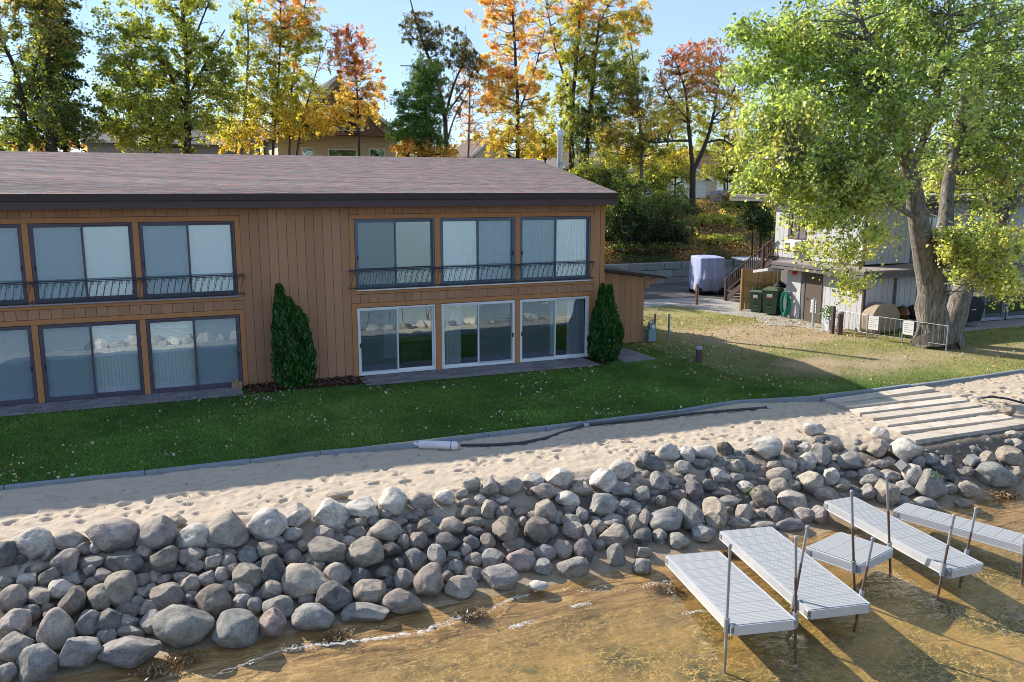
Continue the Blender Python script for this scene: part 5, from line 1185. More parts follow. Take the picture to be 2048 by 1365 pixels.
tree('maple_tree', 'slim yellow tree with olive top rising beside the beige gable', 34, [[(578, 305, .08), (582, 180, .07), (600, 70, .05), (615, -20, .03)], [(592, 305, .07), (610, 220, .05), (640, 120, .03)]], [(610, 60, 45, 70, .9), (600, 180, 50, 60, .9), (605, 235, 60, 38, 1.1)], [(0, YE), (.25, YG), (.5, G3), (.8, G2), (1, OR)], 8400, .14, 170, .4, BGT, seed=7, tw=.012)
tree('maple_tree', 'small orange maple with sparse top in front of the beige gable', 32, [[(718, 305, .09), (716, 200, .07), (708, 110, .04), (700, 60, .02)]], [(700, 100, 55, 55, 1), (720, 175, 55, 60, .9), (700, 228, 70, 30, .9), (655, 235, 35, 30, .4)], [(0, YE), (.3, YE), (.55, (.4, .2, .03)), (.8, OR), (1, (.36, .11, .04))], 7200, .135, 150, .38, BGT, seed=8, tw=.012)
tree('dying_oak', 'half-bare dark oak with dead twigs against the sky', 33, [[(893, 315, .17), (890, 230, .15), (872, 150, .11), (845, 85, .08), (828, 30, .05), (818, -10, .03)], [(890, 240, .1), (905, 170, .08), (930, 120, .05)], [(872, 150, .07), (840, 130, .05), (800, 132, .03)], [(845, 85, .05), (812, 75, .04), (803, 40, .02)], [(890, 230, .08), (930, 180, .05), (960, 110, .03)], [(893, 290, .07), (905, 240, .05), (950, 160, .03)]],
     [(840, 55, 38, 40, .8), (880, 80, 40, 38, .8), (915, 105, 42, 38, 1), (945, 130, 25, 40, .5), (870, 150, 35, 30, .4), (900, 190, 40, 40, .5)], [(0, BR), (.4, (.08, .09, .03)), (.8, (.09, .10, .03)), (1, (.12, .11, .035))], 4600, .15, 130, .38, BGT, seed=9, tw=.018)
tree('pine_tree', 'bright soft-needled pine in front of the half-bare oak', 31, [[(852, 312, .12), (850, 220, .09), (848, 130, .04)]], [(835, 265, 60, 40, 1.3), (838, 205, 55, 38, 1.1), (850, 155, 35, 30, .7)], [(0, (.09, .19, .03)), (.6, (.10, .19, .04)), (1, (.12, .2, .04))], 15000, .12, 190, .5, BGT, seed=10, mat_='needle', tw=.012)
tree('birch_tree', 'thin nearly bare birch with a pale trunk beside the half-bare oak', 33, [[(936, 315, .08), (940, 200, .06), (938, 110, .03), (930, 50, .012)]], [(945, 225, 35, 60, 1), (935, 140, 25, 60, .5)], [(0, (.42, .22, .05)), (1, OR)], 900, .13, 70, .4, BGT, bark='bark_grey', seed=11, tw=.012)
tree('shrub', 'low golden shrub behind the roof ridge below the pine', 30, [[(835, 312, .04), (835, 290, .03)], [(820, 312, .03), (810, 285, .02)]], [(822, 295, 38, 22, 1), (880, 305, 40, 16, .7)], [(0, YE), (1, (.45, .24, .04))], 3000, .13, 60, .35, 'golden shrubs behind the ridge', cat='shrub', seed=12)
tree('maple_tree', 'bright orange-red maple with yellow skirts left of the metal flue', 32, [[(1035, 318, .15), (1036, 220, .13), (1030, 100, .09), (1022, -20, .05)], [(1036, 230, .07), (1070, 140, .05), (1090, 60, .03)]],
     [(1010, 20, 60, 60, .9), (1040, 110, 75, 80, 1.5), (1000, 170, 40, 60, .7), (1030, 215, 75, 70, 1.4), (1020, 285, 75, 35, .9), (1050, -40, 50, 50, .5)], [(0, YE), (.2, YG), (.4, YE), (.52, OR), (.68, OR), (.8, YG), (1, OR)], 16000, .145, 260, .45, BGT, seed=13, tw=.014)
tree('maple_tree', 'tall yellow-green maple with a red crown edge right behind the metal flue', 34, [[(1143, 330, .19), (1145, 200, .16), (1158, 60, .11), (1165, -60, .06)], [(1145, 200, .08), (1110, 100, .06), (1095, 20, .04)], [(1150, 140, .08), (1190, 60, .06), (1230, -10, .04)]],
     [(1130, 30, 70, 70, 1.2), (1200, 20, 85, 60, 1.2), (1265, 50, 38, 45, .6), (1150, 140, 75, 70, 1.3), (1180, -40, 90, 50, .7), (1130, 235, 70, 60, 1)], [(0, YG), (.35, G3), (.6, YG), (.78, YE), (.9, (.45, .16, .04)), (1, RE)], 19000, .145, 280, .45, BGT, seed=14, tw=.014)
tree('maple_tree', 'green-hearted tall tree with twin dark trunks right of the flue', 33, [[(1172, 335, .17), (1178, 240, .15), (1190, 120, .11), (1200, 30, .07)], [(1178, 250, .08), (1230, 190, .06), (1262, 120, .04)]], [(1200, 110, 70, 60, 1), (1230, 190, 65, 65, 1.2), (1180, 260, 60, 60, 1.2), (1265, 150, 35, 50, .5)], [(0, G2), (.35, G1), (.6, G2), (.85, G3), (1, YG)], 12000, .15, 200, .48, BGT, seed=15, tw=.014)
tree('aspen_tree', 'grey-trunked tree with thin olive leaves above the dark undergrowth', 29, [[(1282, 400, .13), (1284, 300, .12), (1275, 190, .08), (1262, 90, .03)], [(1284, 300, .06), (1240, 240, .04), (1215, 250, .03)]], [(1270, 250, 50, 60, 1), (1262, 170, 35, 60, .7), (1225, 280, 50, 50, .8), (1300, 300, 40, 40, .6)], [(0, YG), (.5, (.2, .16, .04)), (1, G3)], 7000, .14, 140, .42, BGT, bark='bark_grey', seed=16, tw=.014)
tree('oak_tree', 'black-limbed oak with a red-brown crown on the bank above the driveway', 27, [[(1385, 425, .24), (1385, 350, .21), (1388, 335, .2)], [(1386, 342, .17), (1378, 260, .13), (1372, 180, .08), (1350, 120, .04)], [(1386, 342, .17), (1412, 290, .14), (1430, 220, .09), (1440, 140, .05)], [(1380, 282, .1), (1345, 280, .08), (1300, 290, .06), (1285, 275, .03)], [(1415, 285, .1), (1450, 275, .07), (1475, 300, .04)], [(1425, 240, .07), (1460, 200, .05), (1480, 150, .03)], [(1376, 240, .06), (1340, 200, .05), (1320, 150, .03)]],
     [(1380, 135, 70, 45, 1.3), (1345, 170, 50, 50, .9), (1430, 150, 60, 50, 1.1), (1400, 215, 80, 45, .8), (1320, 240, 40, 40, .6), (1470, 210, 30, 60, .6), (1400, 100, 60, 25, .6)], [(0, YE), (.35, YG), (.5, (.42, .30, .08)), (.72, (.50, .27, .08)), (.88, OR), (1, (.60, .22, .16))], 6800, .145, 240, .42, BGT, seed=17, tw=.017)
tree('maple_tree', 'yellow-green tree leaning behind the black-limbed oak', 36, [[(1330, 390, .12), (1335, 280, .1), (1345, 200, .06)], [(1450, 390, .1), (1445, 300, .08), (1460, 220, .04)]], [(1320, 290, 70, 60, 1), (1420, 300, 80, 60, 1), (1370, 230, 70, 40, .7), (1480, 260, 50, 70, .7)], [(0, YG), (.5, G3), (1, YG)], 9500, .16, 160, .5, BGT, seed=18)
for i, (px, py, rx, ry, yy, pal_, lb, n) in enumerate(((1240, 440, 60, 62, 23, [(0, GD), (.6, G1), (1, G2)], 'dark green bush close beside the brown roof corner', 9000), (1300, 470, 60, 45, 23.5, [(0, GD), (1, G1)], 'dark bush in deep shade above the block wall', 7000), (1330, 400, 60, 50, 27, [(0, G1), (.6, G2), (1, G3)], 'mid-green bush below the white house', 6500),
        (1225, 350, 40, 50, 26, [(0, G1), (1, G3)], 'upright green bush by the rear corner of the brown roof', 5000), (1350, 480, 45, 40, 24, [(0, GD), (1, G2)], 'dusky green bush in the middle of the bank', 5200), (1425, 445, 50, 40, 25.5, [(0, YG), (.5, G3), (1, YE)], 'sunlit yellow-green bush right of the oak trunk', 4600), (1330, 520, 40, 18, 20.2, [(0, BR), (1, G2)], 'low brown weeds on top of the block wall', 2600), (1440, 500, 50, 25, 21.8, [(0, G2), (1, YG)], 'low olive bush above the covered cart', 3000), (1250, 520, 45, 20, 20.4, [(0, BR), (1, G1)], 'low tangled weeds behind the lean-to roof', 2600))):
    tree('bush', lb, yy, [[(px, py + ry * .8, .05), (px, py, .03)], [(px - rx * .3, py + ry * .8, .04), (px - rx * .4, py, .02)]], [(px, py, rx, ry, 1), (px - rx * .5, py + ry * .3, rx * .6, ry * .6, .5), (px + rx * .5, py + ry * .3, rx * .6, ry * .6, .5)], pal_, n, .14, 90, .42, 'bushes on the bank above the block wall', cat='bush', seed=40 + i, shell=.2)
for i, (px, py, rx, ry, yy, pal_, lb, n) in enumerate(((1215, 385, 45, 50, 30, [(0, G1), (.7, G2), (1, YG)], 'leafy young tree by the roof corner under the tall maples', 5200), (1290, 350, 60, 45, 32, [(0, G2), (.6, G3), (1, YE)], 'yellow-green young tree screening the white house', 5600), (1350, 330, 50, 45, 33, [(0, G2), (.5, YG), (1, YE)], 'golden young tree in front of the white gable', 4200), (1345, 435, 55, 35, 28, [(0, G1), (.6, G3), (1, YG)], 'yellow-tipped bush left of the oak trunk', 4600), (1470, 400, 40, 35, 30, [(0, YG), (.5, BR), (1, OR)], 'rusty bush under the brown-roofed house', 3400), (1455, 330, 45, 40, 33, [(0, G3), (.6, YG), (1, YE)], 'thin golden tree right of the oak', 3000), (1170, 345, 40, 35, 30, [(0, G2), (1, G3)], 'green young tree behind the metal flue', 3400), (1245, 300, 50, 50, 35, [(0, YG), (.6, YE), (1, G3)], 'pale yellow tree far behind the roof corner', 4600), (1090, 285, 50, 40, 35, [(0, YE), (.6, YG), (1, YE)], 'yellow tree just left of the flue', 4600))):
    tree('young_tree', lb, yy, [[(px, py + ry * .9, .06), (px + 2, py, .045), (px - 2, py - ry * .7, .02)]], [(px, py, rx, ry, 1), (px - rx * .4, py + ry * .4, rx * .6, ry * .5, .5), (px + rx * .4, py + ry * .3, rx * .6, ry * .5, .5)], pal_, int(n * 1.2), .13, 110, .42, 'young trees on the bank', seed=100 + i, shell=.3)
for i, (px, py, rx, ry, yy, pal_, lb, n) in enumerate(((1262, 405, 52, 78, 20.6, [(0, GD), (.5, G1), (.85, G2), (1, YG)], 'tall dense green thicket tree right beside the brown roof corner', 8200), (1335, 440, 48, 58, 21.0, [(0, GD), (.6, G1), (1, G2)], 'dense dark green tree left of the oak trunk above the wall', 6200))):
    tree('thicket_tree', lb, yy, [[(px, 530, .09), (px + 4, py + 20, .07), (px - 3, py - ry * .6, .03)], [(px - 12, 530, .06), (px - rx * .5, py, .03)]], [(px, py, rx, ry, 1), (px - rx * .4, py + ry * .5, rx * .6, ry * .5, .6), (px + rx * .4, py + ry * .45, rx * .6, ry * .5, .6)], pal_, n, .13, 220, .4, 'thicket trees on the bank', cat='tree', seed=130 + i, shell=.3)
tree('pine_tree', 'scraggly young pine between the bank and the grey building', 17, [[(1520, 500, .09), (1522, 430, .07), (1515, 385, .03)]], [(1515, 425, 36, 26, 1), (1500, 400, 40, 22, .7), (1530, 450, 25, 25, .5)], [(0, (.05, .09, .025)), (1, (.07, .11, .03))], 3600, .13, 90, .4, None, seed=60, mat_='needle', tw=.014, shell=.2)
for i, px in enumerate((1505, 1540)):
    tree('sapling', ('slim bare-stemmed sapling behind the stair rail', 'slim sapling close to the grey wall corner')[i], 18.5, [[(px, 480, .05), (px + 2, 420, .035), (px - 3, 360, .02)]], [(px, 375, 35, 30, 1), (px - 5, 440, 30, 30, .6)], [(0, G2), (1, G3)], 1800, .13, 50, .4, 'saplings by the grey building', seed=70 + i)
# the big maple on the right lawn
tree('maple_tree', 'huge leafy maple with a thick forked trunk on the right lawn', -2.75,
     [[(1866, 692, .68), (1864, 640, .54), (1863, 590, .50), (1861, 530, .47)], [(1858, 560, .42), (1845, 490, .38, -.1), (1832, 420, .32, -.2), (1818, 340, .26, -.4), (1800, 250, .2, -.6), (1765, 150, .12, -.8), (1720, 40, .08, -.9), (1690, -60, .05, -1)],
      [(1868, 560, .36), (1888, 470, .30, .3), (1895, 380, .22, .6), (1915, 260, .18, .8), (1938, 150, .15, .8), (1975, 50, .12, .7), (2010, -60, .08, .6)], [(1900, 690, .46, .1), (1908, 630, .40, .1), (1928, 575, .36, .2), (1955, 530, .31, .4), (1992, 470, .24, .6), (2035, 380, .15, .8), (2080, 250, .1, 1)],
      [(1820, 350, .12, -.4), (1870, 220, .12, -1.2), (1895, 100, .1, -1.6), (1905, -40, .07, -1.8)], [(1838, 440, .1, -.2), (1740, 380, .08, -1), (1640, 340, .05, -1.6), (1560, 310, .03, -2)], [(1802, 255, .1, -.6), (1730, 180, .075, .6), (1620, 90, .05, 1.6), (1520, 40, .03, 2)], [(1912, 270, .1, .8), (1860, 170, .08, 2), (1840, 60, .05, 2.6)], [(1975, 60, .06), (2040, 20, .04)], [(1990, 470, .09, .6), (2030, 500, .06, -.6), (2020, 580, .03, -1.2)]],
     [(1800, 60, 250, 160, 2.4, 0, 4.2), (1740, 215, 220, 130, 2.0, -.8, 3.6), (1590, 110, 100, 100, 1.0, .6, 2.4), (1560, 250, 85, 100, .9, -1, 2.0), (1660, 340, 150, 90, 1.35, -1.4, 2.6), (1560, 345, 70, 45, .3, -1.6, 1.4), (1960, 300, 130, 190, 1.9, .8, 2.6), (2020, 130, 120, 180, 1.4, .6, 3.4), (1715, 380, 85, 45, .4, -1.8, 1.6), (1640, 425, 90, 30, .2, -2.0, 1.4), (1610, 490, 50, 14, .06, -2, .8), (1700, 560, 50, 10, .05, -2.6, .6), (1700, 500, 50, 16, .07, -2.3, .8), (1985, 480, 75, 65, .45, -2.0, 1.6), (2005, 560, 50, 45, .25, -2.4, 1.2), (1895, 480, 35, 45, .12, -1.0, .8), (1930, 530, 40, 28, .12, -1.4, .7), (1760, 470, 60, 18, .06, -2, .8), (1780, -120, 240, 90, .9, 0, 3.6), (1500, 140, 45, 30, .16, .6, 1.0), (1505, 60, 50, 25, .16, .6, 1.0)],
     [(0, (.44, .45, .17)), (.2, (.35, .41, .15)), (.4, (.25, .34, .115)), (.7, (.22, .31, .105)), (1, (.28, .36, .125))], 98000, .122, 2300, .46, None, bark='bark_maple', seed=80, shell=.2, tw=.013, jit=.22, droop=.45)
# arborvitae by the doors
def arbor(label, x, y, lobes, n, seed):
    global rng
    keep = rng; rng = np.random.default_rng(seed); t = thing('arborvitae', label, 'shrub', (x, y, 0), 0, 'arborvitae against the brown wall'); Cs = []
    MB().tube([(0, 0, -.05), (0, 0, 1.2)], [.05, .03], 6).build('trunk', M['bark_dark'], t)
    for dx, dy, r_, h, f, pw in lobes:
        m_ = int(n * f); z = rng.random(m_) ** .8; pr = r_ * np.minimum(1, (1 - z) ** pw * 1.35) * np.minimum(1, .72 + z * 2.2) + .03; an_ = rng.uniform(0, 2 * math.pi, m_)
        lump = 1 + .16 * np.sin(an_ * 5 + z * 9) + .10 * np.sin(an_ * 11 - z * 23 + 1); rr = pr * lump * (1 - .35 * rng.random(m_) ** 2.2)
        Cs.append(np.stack([dx + rr * np.cos(an_), dy + rr * np.sin(an_) * .85, .06 + z * (h - .06)], 1))
    C = np.concatenate(Cs); k = len(C); u = np.stack([C[:, 0] * .5 + rng.normal(0, .3, k), C[:, 1] * .5 + rng.normal(0, .3, k), np.ones(k)], 1); u /= np.linalg.norm(u, axis=1)[:, None]
    nn = rng.normal(size=(k, 3)); nn -= u * (nn * u).sum(1)[:, None]; nn /= np.linalg.norm(nn, axis=1)[:, None]; v = np.cross(nn, u); S = (.10 + .08 * rng.random(k))[:, None]
    V = np.stack([C - u * S * .4, C + v * S * .28, C + u * S * .7, C - v * S * .28], 1).reshape(-1, 3); cl = (np.array((.03, .10, .02)) * (.6 + .9 * rng.random((k, 1))))
    cl[rng.random(k) < .07] = (.12, .17, .04); cl[rng.random(k) < .02] = (.16, .11, .05)
    link('foliage', np_mesh('foliage', V, np.arange(k * 4).reshape(k, 4), np.repeat(cl, 4, 0)), M['needle'], t); rng = keep
arbor('double-topped dark green arborvitae against the blank brown wall', 3.28, -.62, [(.07, 0, .43, 2.28, .52, .45), (-.10, 0, .33, 2.55, .2, .45), (-.28, .05, .21, 2.92, .2, .5), (-.14, -.08, .38, 1.7, .14, .5)], 15000, 5)
arbor('single pointed arborvitae at the right corner of the brown building', 13.33, -.62, [(0, 0, .47, 2.15, .7, .5), (-.10, .05, .22, 2.50, .15, .6), (.14, 0, .2, 2.45, .15, .6)], 14000, 6)
# planter plant
pc_ = rng.normal(0, 1, (160, 3)) * (.16, .16, .14) + (0, 0, .72); lv = leaves('foliage', pc_, np.full(160, .10), np.tile(np.array((.06, .12, .04)), (160, 1)), 'leaf', pl)

# ------------------------------------------------------------------ houses beyond the trees
def house(name, label, px0, px1, y, dep, zb, ze, zr, wall, roof, windows=(), front=None, ridge='x', ov=.35, cat='house', trim='white_paint'):
    x0, x1 = aty(px0, 300, y)[0], aty(px1, 300, y)[0]; t = thing(name, label, cat, (0, 0, 0)); xm = (x0 + x1) / 2
    if ridge == 'y':       # gable towards the lake
        MB().add([(x0, y, zb), (x1, y, zb), (x1, y, ze), (xm, y, zr), (x0, y, ze), (x0, y + dep, zb), (x1, y + dep, zb), (x1, y + dep, ze), (xm, y + dep, zr), (x0, y + dep, ze)], [(0, 1, 2, 3, 4), (9, 8, 7, 6, 5), (0, 4, 9, 5), (1, 6, 7, 2)]).build('wall', M[wall], t)
        k = (zr - ze) / (x1 - xm); e = .55
        for s in (-1, 1):
            xe = xm + s * (x1 - xm + e); z_e = ze - e * k
            MB().add([(xm, y - ov, zr + .12), (xe, y - ov, z_e + .12), (xe, y + dep + ov, z_e + .12), (xm, y + dep + ov, zr + .12), (xm, y - ov, zr - .04), (xe, y - ov, z_e - .04), (xe, y + dep + ov, z_e - .04), (xm, y + dep + ov, zr - .04)], [(0, 1, 2, 3), (7, 6, 5, 4), (0, 4, 5, 1), (1, 5, 6, 2), (3, 2, 6, 7)]).build('roof', M[roof], t)
            MB().bar((xm, y - ov - .02, zr + .02), (xe, y - ov - .02, z_e + .02), .05, .26, upv=(0, 0, 1)).build('rake_board', M[trim], t)
    else:
        MB().box(x0, x1, y, y + dep, zb, ze).build('wall', M[wall], t); yr = y + dep / 2
        MB().add([(x0 - .4, y - ov, ze - .05), (x1 + .4, y - ov, ze - .05), (x1 + .4, yr, zr), (x0 - .4, yr, zr), (x0 - .4, y + dep + ov, ze - .05), (x1 + .4, y + dep + ov, ze - .05), (x0 - .4, y - ov, ze - .2), (x1 + .4, y - ov, ze - .2), (x0 - .4, y + dep + ov, ze - .2), (x1 + .4, y + dep + ov, ze - .2)], [(0, 1, 2, 3), (3, 2, 5, 4), (0, 6, 7, 1), (1, 7, 9, 5, 2), (0, 3, 4, 8, 6), (6, 8, 9, 7)]).build('roof', M[roof], t)
        MB().box(x0 - .42, x1 + .42, y - ov - .06, y - ov - .01, ze - .22, ze - .03).build('fascia', M[trim], t)
    for wx0, wx1, wy0, wy1 in windows:
        a, b = aty(wx0, wy0, y), aty(wx1, wy1, y); w_ = MB(); f_ = .09; w_.box(a[0], b[0], y - .06, y + .02, a[2] - f_, a[2]).box(a[0], b[0], y - .06, y + .02, b[2], b[2] + f_).box(a[0], a[0] + f_, y - .06, y + .02, b[2] + f_, a[2] - f_).box(b[0] - f_, b[0], y - .06, y + .02, b[2] + f_, a[2] - f_)
        o = w_.build('window', M[trim], t); quad_xz(a[0] + f_, b[0] - f_, y - .02, b[2] + f_, a[2] - f_).build('pane', M['glass_far'], o)
    return t
zz_ = lambda px, py, y: float(aty(px, py, y)[2])
hb = house('beige_house', 'beige house with a steep brown gable behind the yellow trees', 556, 792, 40, 9, 4.0, zz_(680, 265, 40), zz_(683, 156, 40), 'beige_siding', 'far_roof', [(602, 628, 295, 315), (655, 715, 298, 318), (738, 770, 297, 318)], ridge='y')
xa, xb = aty(575, 270, 40)[0], aty(775, 270, 40)[0]; MB().add([(xa, 39.93, zz_(680, 270, 40)), (xb, 39.93, zz_(680, 270, 40)), ((xa + xb) / 2, 39.93, zz_(683, 172, 40))], [(0, 1, 2)]).build('gable_panel', M['brown_shake'], hb)
MB().box(xa - .3, xb + .3, 38.9, 39.92, zz_(680, 272, 40), zz_(680, 268, 40)).build('balcony', M['brown_shake'], hb)
xa, xb = aty(640, 230, 40)[0], aty(725, 230, 40)[0]
gd = MB().box(xa, xb, 39.88, 39.92, zz_(680, 262, 40), zz_(680, 212, 40)).build('glass_door', M['white_paint'], hb); quad_xz(xa + .12, xb - .12, 39.87, zz_(680, 260, 40), zz_(680, 214, 40)).build('pane', M['glass_far'], gd)
house('grey_house', 'long grey house with a pale roof behind the far left trees', 175, 440, 46, 9, 3.8, zz_(300, 282, 46), zz_(300, 236, 46), 'grey_lap', 'far_roof_grey')
house('grey_house', 'grey house end with a brown roof edge beside the yellow aspen', 445, 520, 48, 8, 3.8, zz_(480, 262, 48), zz_(480, 232, 48), 'grey_lap', 'far_roof')
house('white_house', 'bright white gabled house glimpsed through the bushes above the driveway', 1235, 1415, 42, 8, 3.5, zz_(1320, 355, 42), zz_(1330, 303, 42), 'white_siding', 'far_roof_grey', [(1345, 1375, 352, 385)], ridge='y')
house('brown_roof_house', 'pale house under a broad brown roof behind the oak', 1400, 1500, 46, 9, 3.5, zz_(1450, 352, 46), zz_(1450, 298, 46), 'beige_siding', 'far_roof_brown', [(1432, 1462, 356, 382), (1470, 1490, 356, 385)])
house('teal_house', 'small blue-grey house with a grey roof right of the metal flue', 1135, 1225, 38, 7, 3.5, zz_(1180, 333, 38), zz_(1180, 292, 38), 'teal_siding', 'far_roof_grey', [(1158, 1180, 338, 352)])
house('gabled_house', 'distant pale gable peak among golden leaves left of the flue', 950, 1015, 52, 7, 3.5, zz_(980, 305, 52), zz_(982, 275, 52), 'beige_siding', 'far_roof', ridge='y')
bl = thing('board_wall', 'weathered grey board fence under the brown-roofed house', 'fence', (0, 0, 0))
xa, xb = aty(1420, 395, 33)[0], aty(1505, 395, 33)[0]
for i in range(16): MB().box(xa + (xb - xa) * i / 16, xa + (xb - xa) * (i + .9) / 16, 33, 33.04, 4.1, 5.4 + rng.uniform(-.05, .05)).build('picket', M['post_grey'], bl)
MB().box(xa, xb, 33.05, 33.1, 4.9, 5.0).build('rail', M['post_grey'], bl)

# woods far behind
k = 26000; xs_ = rng.uniform(-90, 150, k); ys_ = rng.uniform(62, 85, k); top = 7.5 + 4.0 * fbm(xs_, ys_, .09, 60, 4) * 1.4 + rng.normal(0, .4, k); zs_ = 4 + (top - 4) * rng.random(k) ** .7
cf = fbm(xs_, zs_, .22, 66, 3)[:, None]; cw = np.where(cf < .45, np.array(G1), np.where(cf < .55, np.array(YG) * .8, np.where(cf < .62, np.array(YE) * .8, np.array(BR) * 1.2))) * rng.uniform(.7, 1.2, (k, 1))
tag(leaves('distant_woods', np.stack([xs_, ys_, zs_], 1), rng.uniform(.5, .95, k), cw, 'leaf', None), kind='stuff')

# ------------------------------------------------------------------ grass, leaf litter, undergrowth, foam, weed
def blades(name, x0, x1, y0, y1, n, h0, h1, w0, colf, keepf, label=None):
    x = rng.uniform(x0, x1, n); y = rng.uniform(y0, y1, n); k = rng.random(n) < keepf(x, y); x, y = x[k], y[k]; n = len(x); z = H(x, y) - .012
    a_ = rng.uniform(0, 2 * math.pi, n); h = rng.uniform(h0, h1, n); w_ = w0 * rng.uniform(.7, 1.3, n); lx, ly = rng.normal(0, .45, n) * h, rng.normal(0, .45, n) * h
    V = np.stack([np.stack([x - np.cos(a_) * w_, y - np.sin(a_) * w_, z], 1), np.stack([x + np.cos(a_) * w_, y + np.sin(a_) * w_, z], 1), np.stack([x + lx, y + ly, z + h], 1)], 1).reshape(-1, 3)
    c = colf(x, y) * rng.uniform(.6, 1.45, (n, 1)); return tag(link(name, np_mesh(name, V, np.arange(n * 3).reshape(n, 3), np.repeat(c, 3, 0)), M['grass_blade']), kind='stuff')
def gcol(x, y):
    d = dryness(x, y)[:, None]; n = fbm(x, y, .7, 31, 4)[:, None]; n2 = fbm(x, y, 3.0, 35, 3)[:, None]
    n3 = fbm(x, y, .28, 39, 3)[:, None]; g = (np.array((.075, .185, .035)) * (1 - n3) + np.array((.15, .23, .045)) * n3) * (.45 + 1.1 * n) * (.7 + .6 * n2); dr = np.where(n2 > .52, np.array((.30, .29, .11)), np.array((.17, .25, .05))) * (.75 + .5 * n); return g * (1 - d) + dr * d
inb = lambda x, y: (~((x > -9.5) & (x < 13.6) & (y > -1.0) & (y < 12)) & ~((x > 5.15) & (x < 13.2) & (y > -1.32)) & ~((x > 13.7) & (x < 15.1) & (y > -1.2) & (y < 1.1)) & ~((x > 13.5) & (x < 16.3) & (y > 1.7)) & ~((x > 25.3) & (y > .2)) & ~((x > 28.4) & (y > -.97)))
blades('grass', -6, 16, -6.62, 2.5, 290000, .03, .058, .007, gcol, lambda x, y: inb(x, y) * 1.0)
blades('grass', 13.5, 40, -6.62, 9.5, 240000, .025, .06, .009, gcol, lambda x, y: inb(x, y) * (1 - .93 * dirtness(x, y)) * np.where((y > 6.5) & (x > 18), .1, 1))
n = 6200; x = -6 + 23 * rng.random(n) ** 1.25; y = rng.uniform(-6.6, -.9, n); k = inb(x, y) & (rng.random(n) < (fbm(x, y, .9, 90, 3) * 1.5 - .35).clip(.04, 1) ** 2); x, y = x[k], y[k]; n = len(x)
lp_ = np.array([(.50, .42, .34), (.42, .33, .22), (.48, .38, .14), (.55, .52, .48), (.25, .15, .08), (.34, .26, .18)])
tag(leaves('fallen_leaves', np.stack([x, y, H(x, y) + .045 + rng.uniform(0, .015, n)], 1), rng.gamma(4, .0145, n).clip(.03, .1), lp_[rng.integers(6, size=n)], 'litter', None, flat=2.2), kind='stuff')
n = 26000; x = rng.uniform(15, 36, n); y = rng.uniform(-6.5, 10.5, n); dens = .06 + .6 * np.exp(-((y - 6.0 + (x - 20) * .55) / 1.2) ** 2) + .35 * np.exp(-((y - 1.5) / 2.0) ** 2) + .3 * sstep(24.2, 25.2, x) * sstep(-.5, .4, y) * sstep(2.2, 1.5, y); k = inb(x, y) & (rng.random(n) < dens); x, y = x[k], y[k]; n = len(x)
lp2 = np.array([(.42, .29, .14), (.36, .22, .10), (.46, .36, .22), (.30, .17, .08), (.5, .38, .12), (.5, .45, .38)])
tag(leaves('fallen_leaves', np.stack([x, y, H(x, y) + .03 + rng.uniform(0, .03, n)], 1), rng.uniform(.05, .10, n), lp2[rng.integers(6, size=n)], 'litter', None, flat=1.6), kind='stuff')
n = 700; x = rng.uniform(-6, 24, n); y = rng.uniform(-9.8, -6.9, n)
tag(leaves('sand_litter', np.stack([x, y, H(x, y) + .012 + rng.uniform(0, .01, n)], 1), rng.gamma(3, .010, n), np.array([(.16, .11, .06), (.10, .08, .06), (.3, .2, .1)])[rng.integers(3, size=n)], 'litter', None, flat=2.5, aspect=.35), kind='stuff')
n = 900; x = rng.uniform(2.0, 5.1, n); y = rng.uniform(-1.0, -.05, n); cm = np.array([(.10, .04, .03), (.06, .028, .02), (.14, .06, .04), (.42, .34, .25)])
tag(leaves('mulch_chips', np.stack([x, y, .04 + rng.uniform(0, .05, n)], 1), rng.uniform(.05, .11, n), cm[rng.choice(4, n, p=(.36, .34, .24, .06))], 'litter', None, flat=1.5, aspect=.4), kind='stuff')
n = 60000; x = rng.uniform(10, 46, n); y = 18.8 + rng.random(n) ** 1.3 * 14; hz = H(x, y) + (fbm(x, y, .25, 40, 3) - .5) * .9 * sstep(19.5, 22, y); f = fbm(x, y, .5, 70, 4)
cu = np.where((f < .42)[:, None], np.array(G1) * .8, np.where((f < .5)[:, None], np.array((.22, .2, .06)), np.where((f < .6)[:, None], np.array((.42, .28, .11)), np.array((.36, .23, .12))))) * rng.uniform(.6, 1.3, (n, 1))
tag(leaves('undergrowth', np.stack([x, y, hz + rng.random(n) ** 2 * (.15 + .9 * f)], 1), rng.uniform(.07, .16, n), cu, 'leaf', None, flat=.6), kind='stuff')
# foam along the breaking ripples
fo = []; 
for (pts, wd, dn) in (([(560, 1302), (640, 1290), (760, 1278), (850, 1262), (930, 1232), (965, 1222)], 9, 520), ([(985, 1217), (1030, 1195), (1060, 1190)], 5, 90), ([(1140, 1216), (1180, 1208)], 5, 70), ([(1015, 1258), (1070, 1242)], 5, 80), ([(0, 1350), (430, 1352), (560, 1304)], 5, 120), ([(1370, 1228), (1410, 1222)], 4, 40), ([(1280, 1172), (1340, 1163)], 6, 60), ([(1555, 1320), (1590, 1335)], 4, 30), ([(600, 1240), (700, 1262), (860, 1218)], 14, 90), ([(1105, 1185), (1260, 1180)], 12, 60)):
    P = np.array([at(*q, -1.19) for q in pts]); dn = int(dn * 1.6); sg = rng.integers(len(P) - 1, size=dn); f_ = rng.random(dn)[:, None]; c = P[sg] * (1 - f_) + P[sg + 1] * f_; c[:, :2] += rng.normal(0, wd * .0065 * .9, (dn, 2)) + (fbm(c[:, 0], c[:, 1], 2, 80, 3) - .5)[:, None] * .12; c[:, 2] = -1.188 + rng.random(dn) * .012; fo.append(c)
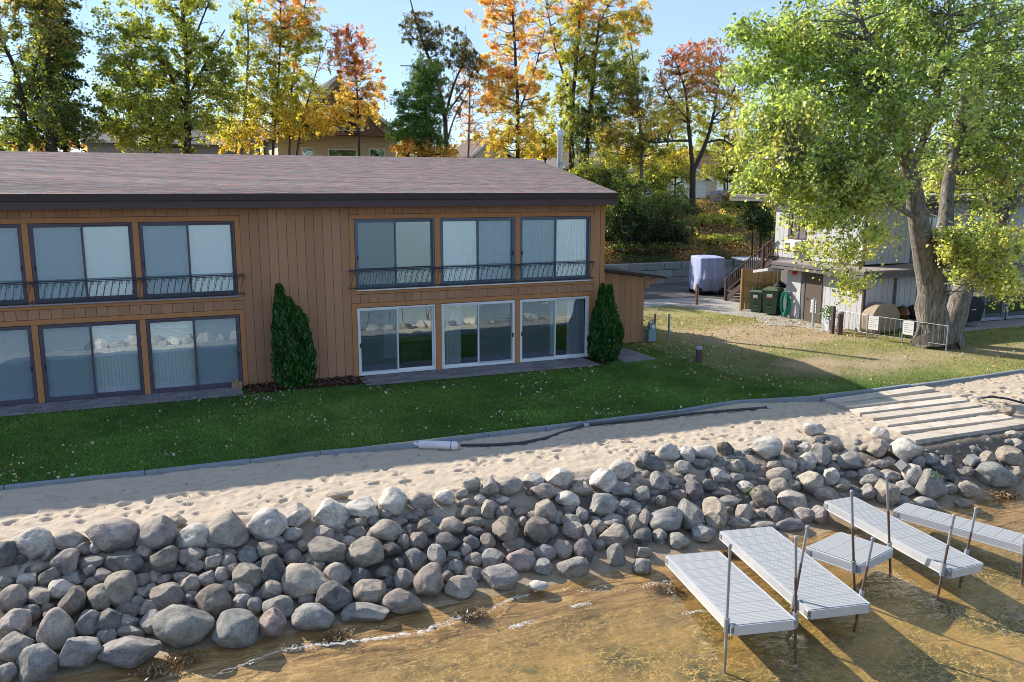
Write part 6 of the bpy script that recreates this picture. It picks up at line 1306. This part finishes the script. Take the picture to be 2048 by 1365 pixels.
C = np.concatenate(fo); n = len(C); ring6 = np.array([(math.cos(k * 1.047), math.sin(k * 1.047)) for k in range(6)]); S = rng.gamma(1.5, .0045, n).clip(0, .02)
V = np.zeros((n, 7, 3)); V[:, :6, :2] = C[:, None, :2] + ring6 * S[:, None, None] * rng.uniform(.5, 1.3, (n, 6, 1)); V[:, :6, 2] = C[:, None, 2] - .004; V[:, 6] = C + (0, 0, 1) * (S * .35)[:, None]
F_ = (np.array([(k, (k + 1) % 6, 6) for k in range(6)])[None] + (np.arange(n) * 7)[:, None, None]).reshape(-1, 3)
tag(link('foam', np_mesh('foam', V.reshape(-1, 3), F_, None, True), M['foam']), kind='stuff')
fr_ = []; ff_ = []; nn0 = 0
for pts, wd in (([(560, 1304), (640, 1291), (760, 1277), (850, 1262), (930, 1232), (968, 1222)], .055), ([(985, 1218), (1035, 1195), (1060, 1190)], .025), ([(1135, 1217), (1182, 1207)], .04), ([(1015, 1258), (1072, 1241)], .035), ([(1370, 1228), (1412, 1222)], .03), ([(430, 1352), (560, 1304)], .02)):
    P = np.array([at(*q, -1.188) for q in pts]); tt = np.linspace(0, len(P) - 1, 90); C_ = np.stack([np.interp(tt, np.arange(len(P)), P[:, i]) for i in range(3)], 1); tg_ = np.gradient(C_, axis=0); nr_ = np.stack([-tg_[:, 1], tg_[:, 0], 0 * tt], 1); nr_ /= np.linalg.norm(nr_, axis=1)[:, None]
    C_ = C_ + nr_ * ((fbm(tt * 3, tt * 0, 2.2, 93, 3) - .5) * .12)[:, None]; ww = wd * 1.5 * np.sin(np.linspace(.1, 3.04, 90)) * (rng.random(90) * .9 + .1) * (vnoise(tt, tt * 0, 4, 95) > .25)
    a_, b_ = C_ + nr_ * (ww * .7)[:, None], C_ - nr_ * (ww * 1.2 * rng.random(90))[:, None]; c_ = (a_ + b_) / 2 + np.array((0, 0, 1)) * (.012 * (ww > 0) + ww * .12)[:, None]; V_ = np.stack([a_, c_, b_], 1).reshape(-1, 3); fr_.append(V_)
    for i in range(89): o = nn0 + i * 3; ff_ += [(o, o + 1, o + 4, o + 3), (o + 1, o + 2, o + 5, o + 4)]
    nn0 += len(V_)
tag(link('foam', np_mesh('foam', np.concatenate(fr_), np.array(ff_), None, True), M['foam']), kind='stuff')
# clumps of washed-up weed
for i, (px, py, w_, lb) in enumerate(((310, 1332, 62, 'long brown clump of washed-up weed beside a flat boulder at lower left'), (368, 1308, 70, 'brown clump of washed-up weed under the largest boulder'), (945, 1217, 48, 'small lone brown weed clump on the wet sand in the middle'), (672, 1262, 55, 'dark weed clump at the foot of the bank left of the breaking ripple'), (1330, 1160, 60, 'yellowish tangle of weed by the leftmost dock section'), (2010, 985, 60, 'tan heap of dry roots on the shore at far right'), (1455, 1100, 26, 'small dark weed clump beside the second dock section'))):
    P = at(px, py, -1.1); m_ = mpp(P); n = 420; c = rng.normal(0, 1, (n, 3)) * (w_ * m_ * .26, w_ * m_ * .13, .025) + (0, 0, .03); c[:, 2] = np.abs(c[:, 2]) + .005
    t = thing('weed_clump', lb, 'weed', (P[0], P[1], Hs(P[0], P[1]) + .02), R(-12)); cw = np.array([(.30, .19, .08), (.20, .115, .05), (.12, .075, .035), (.36, .27, .13)])[rng.integers(4, size=n)]
    tg__ = leaves('tangle', c, rng.uniform(.05, .13, n), cw, 'litter', t, aspect=.18, flat=.8); tag(tg__, kind='stuff')
for i, (px, py) in enumerate(((250, 1098), (215, 1122), (575, 1055), (1010, 1048), (1500, 985), (1872, 955))):
    P = at(px, py, -.55); n = 60; c = np.abs(rng.normal(0, 1, (n, 3))) * (.07, .07, .05) * np.sign(rng.normal(size=(n, 3))); t = thing('weed_tuft', ('green weed tuft under the large pale boulder', 'small green weed beside the dark boulder at left', 'green tuft between two pale top boulders', 'tiny green sprig among stones mid-bank', 'small weed in the upper bank above the docks', 'green weed in the gravel below the timbers')[i], 'weed', tuple(P + (0, 0, .05)))
    leaves('foliage', c, rng.uniform(.03, .07, n), np.tile(np.array((.06, .12, .02)), (n, 1)), 'leaf', t, aspect=.4)
